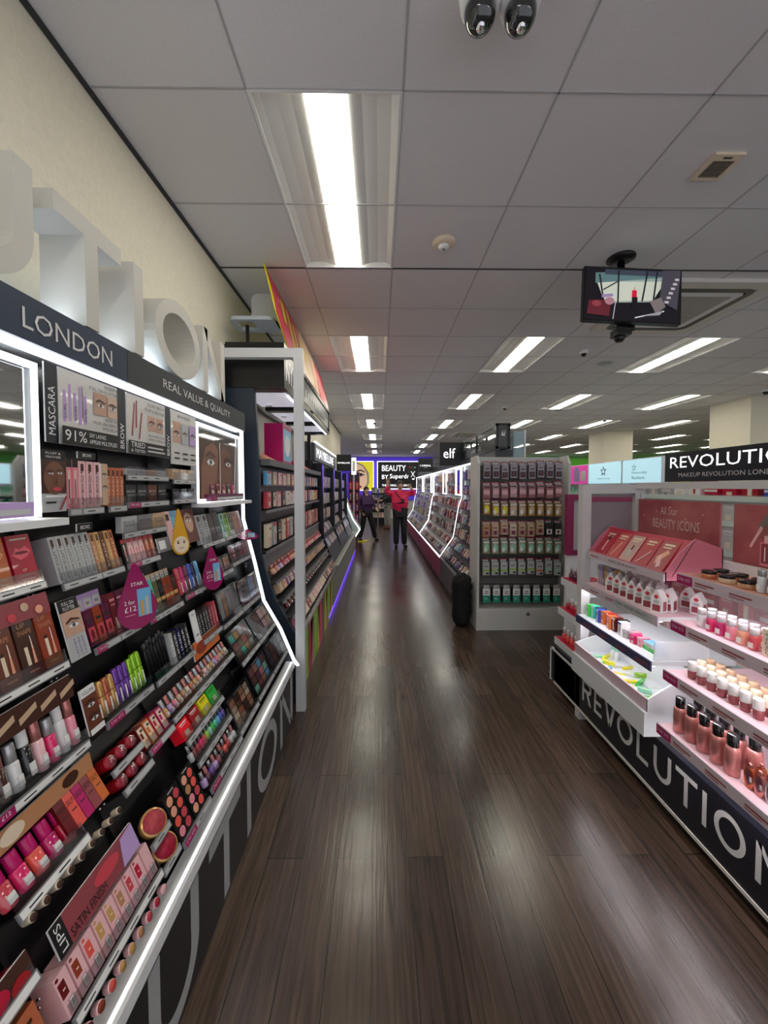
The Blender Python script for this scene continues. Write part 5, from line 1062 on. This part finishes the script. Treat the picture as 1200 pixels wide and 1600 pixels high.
# pink tester tray with five tilted cartons
e = empty('tester_tray', (1.45,2.1,1.06), 'pink sloped tray holding five tilted display packs', 'tray')
PT = M(srgb(205,120,140),.4)
mb = MB(); y0t, y1t = 1.775, 2.43
mb.prism([(1.33,y0t,1.06),(1.33,y0t,1.105),(1.40,y0t,1.20),(1.47,y0t,1.262),(1.60,y0t,1.215),(1.60,y0t,1.06)], (0,.006,0), PT); mb.prism([(1.33,y1t,1.06),(1.33,y1t,1.105),(1.40,y1t,1.20),(1.47,y1t,1.262),(1.60,y1t,1.215),(1.60,y1t,1.06)], (0,-.006,0), PT); mb.prism([(1.462,y0t,1.25),(1.462,y1t,1.25),(1.36,y1t,1.085),(1.36,y0t,1.085)], (.004,0,0), C('crimson'))
mb.box(1.33,1.56,y0t,y1t,1.06,1.065,PT); mb.box(1.595,1.60,y0t,y1t,1.06,1.215,PT); mb.box(1.33,1.336,y0t,y1t,1.06,1.105,PT); part('tray', mb, e)
mb = MB(); mb.box(1.322,1.33,y0t,y1t,1.06,1.098,EP); mb.art((1.322,y1t,1.06), U_R, Z, [('t','ICONIC VALUE ALWAYS',.22,.015,.012,INK,.24),('r',.03,.015,.12,.022,C('mauve'))]); part('price_rail', mb, e)
cols5 = ['rose','coral','cream','pink','mauve']
for i in range(5):
    yc = 2.36-i*.118
    b = MB(); b.box(-.05,.05,0,.02,0,.125,M(srgb(190,60,72),.35))
    A = [('r',.004,.004,.096,.121,M(srgb((185,200,205,190,180)[i],(50,75,160,60,80)[i],(65,80,150,70,85)[i]),.4)),('r',.02,.105,.08,.112,C('cream')),('r',.02,.095,.07,.1,C('cream'))]
    A += [[('r',.045,.03,.058,.08,C('pale pink')),('r',.045,.08,.058,.1,INK)],[('p',[(.03,.02),(.04,.02),(.07,.08),(.06,.085)],C('peach'))],[('r',.035,.03,.06,.06,C('silver')),('r',.05,.06,.06,.08,INK)],[('p',[(.02,.02),(.026,.02),(.08,.07),(.076,.075)],C('pale pink')),('p',[(.03,.02),(.034,.02),(.085,.066),(.081,.07)],C('dark red'))],[('p',[(.02,.06),(.03,.03),(.08,.08),(.06,.09)],C('peach')),('p',[(.05,.02),(.07,.03),(.04,.07),(.03,.06)],C('pale pink'))]][i]
    b.art((-.05,0,0), UF, Z, A, .0003)
    place([('pack', b.mesh('pack'))],'display_pack','box',['red pack picturing a dark dropper, first in the pink tray','red pack with a diagonal tube, second in the pink tray','pale pack with a silver bottle, middle of the pink tray','pink pack with crossed pencils, fourth in the pink tray','rosy pack with makeup swirls, nearest in the pink tray'][i],'tilted packs in the pink tray',(1.345,yc,1.08),R(-90),.6).scale = (1.1,1,1.5)
# goods on the right stand
row((1.38,2.42,.898),(1.38,2.22,.898),8,R(-90),0,lambda i:(carton(.02,.03,.12,('silver','lilac','grey','gold')[i%4],'plain','grey'),('silver','lilac','grey','gold')[i%4]),'slim_carton','carton','slim carton at the far end of the gable box shelf','slim silver cartons',side='left')
for r_ in range(3):
    for i in range(7):
        if r_ == 2 and i > 4: continue
        place(gable_box(.05,.05,.112),'gift_box','box',f'white gabled gift box with mauve window, {["front","second","third"][r_]} row, {ORD[i]} from far end','white gabled gift boxes',(1.33+.06*r_,2.20-i*.062+.012*r_,.898),R(-55)+random.uniform(-.2,.2))
for j,(x,y) in enumerate(((1.50,1.80),(1.53,1.90))): place(gable_box(.05,.05,.10),'gift_box','box',('nearest' if j==0 else 'second nearest')+' white gabled gift box standing apart at the back of the shelf','white gabled gift boxes',(x,y,.898),R(-60))
mcx = ['green','teal','navy','blue','orange','red','orange','dark red','black','white','silver','pink','hot pink','pink']
for i in range(14):
    y = 2.40-i*.036; place(carton(.03,.05,.075-.03*(i>9),mcx[i],'stripe' if i%2 else 'plain','white' if mcx[i] != 'white' else 'blue'),'travel_carton','carton',f'{mcx[i]} travel pack on the blue edged shelf, {ORD[i]} from far end','colourful travel packs',(1.31+.01*(i%3),y,.691),R(-90)+random.uniform(-.2,.2))
place(carton(.09,.05,.04,'sky blue','half','green'),'wipes_pack','box','blue and green wipes pack at the near end of the shelf','wipes',(1.33,1.87,.691),R(-90))
for j,y in enumerate((2.34,2.305)): place(polish(.028,.1,'white','mint'),'small_bottle','bottle',('far' if j==0 else 'near')+' white bottle with mint cap in the lower bin','mint capped bottles',(1.44,y,.451),R(-90))
sc_ = ['yellow','mint','yellow','white','green','yellow','silver','yellow','sky blue','yellow','white','lime','silver','yellow','green','white']
for i in range(22):
    c = sc_[i % 16]; y = 2.36-i*.026; x = 1.30+.045*(i%4)
    o = place(carton(.06,.035,.012,c,'plain','charcoal' if c in ('yellow','lime') else 'green'),'sachet','sachet',f'{c} flat sachet lying in the white bin, {ORD[i]} from far end','sachets in the white bin',(x,y,.452+.012*(i%3)),random.uniform(-1,1),1.2)
jc = ['copper','tan','beige','copper','tan','copper']
for i in range(6): place(jar(.028,.032,jc[i],'black'),'powder_jar','jar',f'{jc[i]} jar with black lid on the top peach shelf, {["front","back"][i%2]} row, {ORD[i//2]} from far end','black lidded jars',(1.385+.07*(i%2),1.60-.085*(i//2)+(.02 if i%2 else 0),1.121),R(-90))
for i in range(10): place(tube_gloss(.014,.085,('clear','mauve','dark red','rose','clear')[i%5],'silver',.3),'concealer_tube','concealer',f'{("clear","mauve","dark red","rose","clear")[i%5]} tall tube on the top peach shelf, {["front","back"][i%2]} row, {ORD[i//2]} from far end','tall tubes on the peach shelf',(1.38+.05*(i%2),1.37-.04*(i//2),1.121),R(-90))
bl = ['clear','hot pink','magenta','pink','peach','rose','mauve','rose']
for i in range(12): place(tube_gloss(.017,.078,bl[(i//2+(i%2)*2)%8],'clear',.32),'blush_bottle','blusher',f'{bl[(i//2+(i%2)*2)%8]} liquid blush bottle on the second pink shelf, {["front","back"][i%2]} row, {ORD[i//2]} from far end','liquid blush bottles',(1.36+.045*(i%2),1.60-.046*(i//2),.913),R(-90))
for i in range(4): place(carton(.04,.04,.095,'cream','text','black','CONTOUR'),'contour_carton','carton',f'cream carton lettered CONTOUR, {ORD[i]} from far end','contour cartons',(1.345+.02*(i%2),1.305-.065*i,.913),R(-80))
for i in range(3): place(carton(.055,.05,.075,'tan','plain','dark brown'),'contour_carton','carton',f'tan carton behind the contour cartons, {ORD[i]} from far end','tan cartons',(1.43,1.30-.08*i,.913),R(-85))
for r_ in range(3):
    for i in range(7): place(stub(.0165,.07,'mauve','white' if r_ == 0 else ('cream' if r_ == 1 else 'beige')),'primer_bottle','bottle',f'stubby bottle with {("white","cream","beige")[r_]} cap, {["front","middle","back"][r_]} row, {ORD[i]} from far end','stubby capped bottles',(1.325+.048*r_,1.60-.048*i+.01*r_,.693),R(-90))
for i in range(6): place(jar(.027,.06,'clear','beige' if i%2 else 'cream'),'cream_jar','jar',f'frosted jar behind the stubby bottles, {ORD[i]} from far end','frosted jars',(1.40+.06*(i%2),1.25-.07*(i//2),.693),R(-90))
for i in range(3): place(compact(.038,.018,'peach','peach',False),'highlighter_compact','compact',f'round bronze highlighter with embossed swirl, {ORD[i]} from far end','highlighter compacts',(1.315,1.235-.085*i,.693),R(-90),.35)
for r_ in range(2):
    for i in range(5): place(spray_bottle(.024,.15,'rose gold'),'setting_spray','spray bottle',f'rose gold spray bottle with black cap, {["front","back"][r_]} row, {ORD[i]} from far end','rose gold setting sprays',(1.29+.062*r_,1.615-.062*i-(.0 if r_==0 else .02),.453),R(-90))
tc = ['copper','rose gold','silver','sky blue','teal','silver','purple','purple','lilac','copper']
for i in range(16):
    c = tc[(i//2) % 10]; place(teardrop_pack(.034,.088,c),'mascara_bottle','mascara',f'{c} shiny drop-shaped mascara, {["front","back"][i%2]} row, {ORD[i//2]} from far end','shiny drop-shaped mascaras',(1.285+.04*(i%2),1.30-.036*(i//2),.453),R(-90)+random.uniform(-.15,.15))

# ------------------------------------------------------------------ background shelving on the right
BG = empty('shop_shelving', (2.6,3.3,0), 'tall white shelving bay seen through the glass of the right stand', 'shelving')
mb = MB(); mb.box(2.75,2.8,1.2,5.2,0,1.53,WHT); part('back_panel', mb, BG)
zz = (.3,.58,.84,1.05,1.26,1.435)
for z in zz: mb = MB(); mb.box(2.42,2.75,1.2,5.2,z-.025,z,WHT); mb.box(2.41,2.42,1.2,5.2,z-.03,z+.006,M(srgb(200,225,215),.4)); part('shelf', mb, BG)
mb = MB(); mb.box(2.42,2.75,1.2,5.2,0,.2,GRYW); part('base', mb, BG)
bgc = {1.435:['mint']*6+['silver']*7+['white','white','crimson','crimson','red','blue','sky blue','sky blue','blue','mint','sky blue','white','sky blue','mint'],1.26:['mint','sea green','mint','white','silver','grey','pink','white'],1.05:['mint','sea green','mint','white','silver','grey','pink','white'],.84:['white','grey','pink','silver','mauve','beige'],.58:['pink','magenta','rose','red'],.3:['silver','coral','orange','pink']}
for k, z in enumerate(zz):
    cl = bgc[z]; n = 26; seq = [cl[int(i/26*len(cl)) % len(cl)] for i in range(n)]
    row((2.44,5.15,z),(2.44,1.25,z),n,R(-90),0,lambda i:(carton(.11,.08,.09 if z > 1.4 else .12 if z > 1.2 else .17,seq[i],('band','plain','stripe')[i%3],'white' if seq[i] != 'white' else 'crimson'),seq[i]),'toiletry_carton','carton',f'pack behind the glass, shelf {ORD[5-k]} from the top','packs on the white shelving')
def lightbox(y0,y1,label,col,items,name='lightbox_sign'):
    b = MB(); b.box(2.40,2.46,y0,y1,1.535,1.77,WHT); b.box(2.392,2.40,y0+.01,y1-.01,1.545,1.76,col); b.art((2.392,y1-.01,1.545), U_R, Z, items(y1-y0-.02,.215)); tag(link(name, b.mesh('sign')), label, 'sign')
BL = M(srgb(175,215,228),.4,emit=.75); PKB = M(srgb(200,60,150),.4,emit=.6)
def star(cx,cy,r,m): return ('p',[(cx+(r if k%2==0 else r*.45)*math.sin(k*math.pi/5), cy+(r if k%2==0 else r*.45)*math.cos(k*math.pi/5)) for k in range(10)],m)
lightbox(3.27,3.80,'pale blue lit sign with two words and a small green star, beside the black header',BL,lambda w,h:[star(w*.33,h*.66,.035,C('sea green')),star(w*.33,h*.66,.022,BL),('t','Naturally',w*.28,h*.36,h*.13,C('sea green'),w*.4),('t','Radiant',w*.28,h*.16,h*.13,C('sea green'),w*.35)])
lightbox(3.82,4.42,'pale blue lit sign with a dark star',BL,lambda w,h:[star(w*.5,h*.6,.06,C('plum')),star(w*.5,h*.6,.035,BL),('t','Superdrug',w*.3,h*.2,h*.08,C('plum'),w*.4)])
for a, b_, nm in ((4.44,5.0,'nearer'),(5.02,5.7,'farther')):
    lightbox(a,b_,f'pink and purple lit product sign, {nm} of the pair',PKB,lambda w,h:[('r',w*.45,h*.1,w*.7,h*.8,C('lilac')),('r',w*.5,h*.8,w*.64,h*.9,C('sky blue')),('r',w*.75,h*.15,w*.95,h*.7,C('white')),('t','15',w*.12,h*.4,h*.25,WHT,w*.2)])
e = empty('promotion_bay', (1.95,3.5,0), 'dark magenta frame of a promotion bay behind the white post', 'frame')
MG = M(srgb(140,15,80),.35)
mb = MB(); mb.box(1.66,1.72,3.4,3.45,.9,1.44,MG); mb.box(2.24,2.30,3.4,3.45,.9,1.44,MG); mb.box(1.72,2.24,3.4,3.45,1.39,1.44,MG); mb.box(1.72,2.24,3.4,3.45,.9,.94,MG); mb.box(1.68,2.28,3.43,3.47,0,.9,WHT); part('frame', mb, e)
mb = MB(); mb.box(1.72,2.24,3.46,3.48,.0,1.40,GRYW)
part('shelf_body', mb, e)
# far right: green band and far shelving row tops
mb = MB(); mb.box(6.9,13.9,18.7,18.95,1.9,2.9,M(srgb(90,170,50),.5,emit=.25)); mb.art((6.9,18.7,1.9), U_F, Z, [*[('r',.6+.35*q_,.3,.8+.35*q_,.55+.1*(q_%2),LT) for q_ in range(5)]])
tag(link('wall_fascia', mb.mesh('fascia')), 'green wall fascia with pale lettering at the far right', 'sign')
for j, (x, y0, y1) in enumerate(((3.9,4.5,9.5),(5.2,4.5,9.8),(2.6,6.4,12.5))):
    e = empty('shop_shelving', (x,y0,0), ['long white shelving row in the middle of the shop','white shelving row beside the near pillar','white shelving row behind the lit brand stands'][j], 'shelving')
    mb = MB(); mb.box(x,x+.4,y0,y1,0,1.45,C('silver')); part('body', mb, e)
    random.seed(90+j)
    mx = [random.choice(('pink','white','sky blue','red','mint','purple','yellow')) for _ in range(12)]
    for z in (.9,1.15): mb = MB(); mb.box(x-.12,x,y0,y1,z-.03,z,WHT); part('shelf', mb, e)
    if j == 2:
        for q, z in enumerate((.3,.6,.9,1.15)):
            if z < .9: mb = MB(); mb.box(x-.12,x,y0,y1,z-.03,z,WHT); part('shelf', mb, e)
            my = [random.choice(('pink','white','mauve','red','teal','purple','grey','rose')) for _ in range(14)]
            row((x-.11,y1-.1,z),(x-.11,y0+.05,z),14,R(-90),0,lambda i:(carton(.3,.1,.19,my[i],'band','white' if my[i] != 'white' else 'pink'),my[i]),'toiletry_carton','carton',f'carton on the side of the far row behind the lit stands, {ORD[3-q]} shelf down','cartons behind the lit stands')
    row((x+.05,y1,1.451),(x+.05,y0,1.451),12,R(-90),0,lambda i:(carton(.2,.12,.14,mx[i],'band','white' if mx[i] != 'white' else 'pink'),mx[i]),'toiletry_carton','carton',f'carton on top of {["the middle shelving row","the shelving beside the near pillar","the shelving behind the lit stands"][j]}','cartons topping the far shelving')

# ------------------------------------------------------------------ far racks at the end of the aisle
e = empty('gift_rack', (-.9,11.6,0), 'purple rack with orange and pink packs at the end of the left row', 'rack')
mb = MB(); mb.box(-1.0,-.66,12.6,12.9,0,2.0,M(srgb(60,25,75),.5)); part('body', mb, e)
random.seed(5)
mb = MB()
for z in (.4,.75,1.1,1.45): mb.box(-1.0,-.66,12.5,12.6,z-.02,z,C('crimson'))
part('shelf', mb, e)
for q, z in enumerate((.4,.75,1.1,1.45)):
    mx = [random.choice(('purple','plum','magenta','navy') if q < 3 else ('orange','red','gold','purple')) for _ in range(5)]
    row((-.99,12.52,z),(-.67,12.52,z),3,0,0,lambda i:(carton(.11,.06,.24,mx[i],'stripe','crimson' if mx[i] != 'crimson' else 'gold'),mx[i]),'gift_carton','carton',f'gift carton on the purple rack, {ORD[3-q]} shelf down','gift cartons on the purple rack')
for j, x in enumerate((-.32,-.05,.2)):
    e = empty('black_rack', (x+.12,15.5,0), f'black rack of pale packs before the far sign, {ORD[j]} from the left', 'rack', 'black racks before the far sign')
    mb = MB(); mb.box(x,x+.24,15.6,15.8,0,1.5,BLK); part('body', mb, e)
    mb = MB()
    for z in (.3,.65,1.0,1.28): mb.box(x,x+.24,15.5,15.6,z-.02,z,C('charcoal'))
    part('shelf', mb, e)
    for q, z in enumerate((.3,.65,1.0,1.28)):
        row((x+.01,15.51,z),(x+.23,15.51,z),2,0,0,lambda i:(carton(.09,.05,.2,('silver','beige','pale pink','grey')[(q+i+j)%4],'plain','charcoal'),('silver','beige','pale pink','grey')[(q+i+j)%4]),'gift_carton','carton',f'pack on the {ORD[j]} black rack, {ORD[3-q]} shelf down','pale packs on the black racks')
mb = MB(); mb.prism([(-.60,10.6,0),(-.38,10.6,0),(-.30,10.9,0),(-.60,10.9,0)], (0,0,.02), C('yellow')); mb.art((-.6,10.6,.02),(1,0,0),(0,1,0),[('r',.05,.1,.2,.14,INK)])
tag(link('floor_sign', mb.mesh('sign')), 'yellow flat wedge lying on the floor by the walking person', 'floor sign')

# ------------------------------------------------------------------ people
def skin_mesh(name, V, E, Rr, mat, parent, sub=2, root=0):
    me = bpy.data.meshes.new(name); me.from_pydata(V, E, [])
    o = bpy.data.objects.new(name, me); COL.objects.link(o)
    md = o.modifiers.new('skin', 'SKIN'); md.use_smooth_shade = True
    sv = me.skin_vertices[0].data
    for i, r in enumerate(Rr): sv[i].radius = (r, r) if not isinstance(r, tuple) else r
    sv[root].use_root = True
    s_ = o.modifiers.new('sub', 'SUBSURF'); s_.levels = sub; s_.render_levels = sub
    bpy.context.view_layer.update()
    dg = bpy.context.evaluated_depsgraph_get()
    m2 = bpy.data.meshes.new_from_object(o.evaluated_get(dg))
    bpy.data.objects.remove(o); m2.materials.clear(); m2.materials.append(mat)
    for p in m2.polygons: p.use_smooth = True
    o = bpy.data.objects.new(name, m2); COL.objects.link(o)
    if parent: o.parent = parent
    return o
def ball(mb, c, r, m, n=16):
    prof_ = [(max(.0005, r[0]*math.sin(math.pi*k/10)), -r[2]*math.cos(math.pi*k/10)) for k in range(11)]
    mb.lathe(prof_, m, c, n, 'z', r[1]/r[0])
def person(loc, rz, H, label, J, coat, trou, hair, shoes, hairlong=False, extra=None, coatlen=.80):
    k = H/1.7
    """J: joint dict in metres for a 1.7 m figure, facing -Y. sh elbow wrist etc for l/r"""
    name = 'person'
    V = []; E = []; Rr = []
    def a(p, r, q=None):
        V.append(tuple(c*k for c in p)); Rr.append(r*k); i = len(V)-1
        if q is not None: E.append((q, i))
        return i
    pel = a((0,0,.95),.135); ab = a((0,0,1.08),.13,pel); ch = a((0,0.01,1.27),.14,ab); nk0 = a((0,.015,1.42),.07,ch); nk = a((0,.01,1.49),.05,nk0); hd = a((0,-.005,1.56),.075,nk); ht = a((0,-.0,1.64),.078,hd)
    for s in ('l','r'):
        sh = a(J[s+'sh'],.06,ch); el = a(J[s+'el'],.042,sh); wr = a(J[s+'wr'],.028,el); d = (Vector(J[s+'wr'])-Vector(J[s+'el'])).normalized()
        up = d; side = Vector((1,0,0)) if s == 'l' else Vector((-1,0,0)); side = (side-side.dot(up)*up).normalized()
        pw = Vector(J[s+'wr'])+up*.05; pm = a(tuple(pw),.03,wr)
        for q in range(4):
            b0 = pw+up*.03+side*(.03-.02*q)
            L = (.065,.075,.07,.055)[q]; f0 = a(tuple(b0),.0095,pm); f1 = a(tuple(b0+up*L*.55+side*(.012-.008*q)),.009,f0); a(tuple(b0+up*L+side*(.02-.013*q)+Vector((0,-.01,0))),.0075,f1)
        t0 = a(tuple(pw-up*.01+side*.035),.0115,pm); a(tuple(pw+up*.025+side*.062),.009,t0)
    for s in ('l','r'):
        hp = a(J[s+'hp'],.1,pel); kn = a(J[s+'kn'],.06,hp); an = a(J[s+'an'],.034,kn); a(tuple(Vector(J[s+'an'])+Vector(J.get(s+'ft',(0,-.12,-.05)))*.6),.022,an)
    body = skin_mesh(name, V, E, Rr, SKIN, None, 2)
    body.location = loc; body.rotation_euler = (0,0,rz); tag(body, label, 'person')
    def P(L): return [tuple(c*k for c in p) for p in L]
    # coat
    L = [(0,0,.98),(0,0,1.1),(0,.01,1.27),(0,.015,1.41)]+[J['lsh'],J['lel'],tuple(Vector(J['lel']).lerp(Vector(J['lwr']),.85)),J['rsh'],J['rel'],tuple(Vector(J['rel']).lerp(Vector(J['rwr']),.85))]+[(0,0,coatlen)]
    skin_mesh('jacket', P(L), [(0,1),(1,2),(2,3),(2,4),(4,5),(5,6),(2,7),(7,8),(8,9),(0,10)], [(.205*k,.15*k),(.195*k,.145*k),(.195*k,.145*k),.085*k,.085*k,.066*k,.05*k,.085*k,.066*k,.05*k,(.2*k,.15*k)], coat, body)
    skin_mesh('trousers', P([(0,0,.95),J['lhp'],J['lkn'],tuple(Vector(J['lan'])+Vector((0,0,-.02))),J['rhp'],J['rkn'],tuple(Vector(J['ran'])+Vector((0,0,-.02)))]), [(0,1),(1,2),(2,3),(0,4),(4,5),(5,6)], [.15*k,.118*k,.088*k,.07*k,.118*k,.088*k,.07*k], trou, body)
    for s in ('l','r'):
        A = Vector(J[s+'an']); F = A+Vector(J.get(s+'ft',(0,-.12,-.05)))
        skin_mesh('shoe', P([tuple(A+Vector((0,.03,-.045))), tuple(A.lerp(F,.5)+Vector((0,0,-.02))), tuple(F+Vector((0,-.02,0)))]), [(0,1),(1,2)], [.056*k,.052*k,.042*k], shoes, body, 2)
    hb = MB(); ball(hb, (0,.018*k,1.615*k), (.088*k,.1*k,.108*k), hair)
    if hairlong: ball(hb, (0,.05*k,1.5*k), (.095*k,.06*k,.14*k), hair)
    o = link('hair', hb.mesh('hair'), body)
    f = MB(); ball(f, (0,-.035*k,1.575*k), (.066*k,.058*k,.092*k), SKIN)
    ball(f, (0,-.098*k,1.57*k), (.011*k,.013*k,.02*k), SKIN, 8)
    for sx in (-1,1): ball(f, (sx*.026*k,-.088*k,1.592*k), (.011*k,.006*k,.006*k), WHT, 8); ball(f, (sx*.026*k,-.0935*k,1.592*k), (.005*k,.003*k,.005*k), INK, 8); ball(f, (sx*.078*k,.0,1.575*k), (.01*k,.018*k,.028*k), SKIN, 8); f.box(sx*.026*k-.014*k,sx*.026*k+.014*k,-.092*k,-.086*k,1.607*k,1.611*k,hair)
    ball(f, (0,-.085*k,1.535*k), (.026*k,.01*k,.009*k), M(srgb(170,70,75),.4), 10)
    link('face', f.mesh('face'), body)
    if extra: extra(body, k)
    return body
HAIRD = M(srgb(30,22,20),.5); TRO = M(srgb(14,20,28),.7); SHB = M(srgb(12,12,14),.4)
def woman_extra(body, k):
    b = MB(); m = M(srgb(40,12,25),.6)
    b.lathe([(.21*k,1.135*k),(.212*k,1.145*k),(.211*k,1.165*k)], m, (0,0,0), 24, 'z', .76); link('belt_strap', b.mesh('strap'), body)
    b = MB(); b.tube([(-.13*k,-.08*k,1.43*k),(-.03*k,-.165*k,1.30*k),(.05*k,-.165*k,1.19*k)], .012*k, m, 8); b.box(.02*k,.09*k,-.185*k,-.15*k,1.17*k,1.25*k,INK); link('shoulder_strap', b.mesh('strap'), body)
    b = MB(); b.prism([(-.02*k,-.168*k,.80*k),(.15*k,-.14*k,.80*k),(.15*k,-.14*k,1.02*k),(.02*k,-.168*k,1.05*k)], (0,.03,0), TRO); link('apron', b.mesh('apron'), body)
    b = MB(); ball(b, (.1*k,-.135*k,1.32*k), (.014*k,.008*k,.014*k), WHT); link('badge', b.mesh('badge'), body)
person((.51,9.6,.0), .05, 1.66, 'person in a bright pink jacket with both arms raised, waving in the aisle',
 dict(lsh=(-.19,.01,1.40),lel=(-.35,-.04,1.40),lwr=(-.33,-.08,1.62),rsh=(.19,.01,1.40),rel=(.36,-.03,1.38),rwr=(.26,-.14,1.52),lhp=(-.09,0,.9),lkn=(-.1,-.02,.5),lan=(-.1,0,.09),rhp=(.09,0,.9),rkn=(.1,-.02,.5),ran=(.11,0,.09),rft=(.05,-.11,-.045),lft=(-.01,-.12,-.045)),
 M(srgb(225,20,85),.55), TRO, HAIRD, SHB, extra=woman_extra)
person((-.37,10.9,.0), .45, 1.52, 'person in a purple jacket walking on the left of the aisle',
 dict(lsh=(-.17,.02,1.38),lel=(-.23,.06,1.12),lwr=(-.16,-.06,.93),rsh=(.17,0,1.38),rel=(.23,-.05,1.13),rwr=(.24,-.24,1.02),lhp=(-.09,0,.9),lkn=(-.13,.0,.5),lan=(-.2,.08,.09),rhp=(.09,0,.9),rkn=(.15,-.12,.5),ran=(.27,-.08,.09),lft=(.02,-.12,-.045),rft=(.06,-.12,-.045)),
 M(srgb(62,28,82),.6), M(srgb(14,16,22),.7), HAIRD, SHB, hairlong=True)
person((.30,14.2,.0), -1.2, 1.6, 'person with pale grey trousers and dark jacket partly hidden behind the waving person',
 dict(lsh=(-.17,.02,1.38),lel=(-.22,-.12,1.18),lwr=(-.16,-.32,1.15),rsh=(.17,0,1.38),rel=(.22,-.12,1.16),rwr=(.14,-.33,1.1),lhp=(-.09,0,.9),lkn=(-.1,-.02,.5),lan=(-.1,0,.09),rhp=(.09,0,.9),rkn=(.1,-.03,.5),ran=(.1,.03,.09)),
 M(srgb(22,24,26),.6), M(srgb(150,145,135),.7), M(srgb(110,60,30),.5), M(srgb(110,70,50),.5), hairlong=True)

# tidy helper flag, check labels
seen = {}
for o in bpy.data.objects:
    if 'worldmesh' in o: del o['worldmesh']
    if o.parent is None and o.get('label'): seen.setdefault(o['label'], []).append(o.name)
dup = {k: len(v) for k, v in seen.items() if len(v) > 1}
long_=[o['label'] for o in bpy.data.objects if o.parent is None and o.get('label') and not 4<=len(o['label'].split())<=16]
print('BADLEN',len(long_),long_[:8])
print('OBJECTS', len(bpy.data.objects), 'TOP', len(seen), 'DUPLICATE LABELS', len(dup), list(dup.items())[:12])
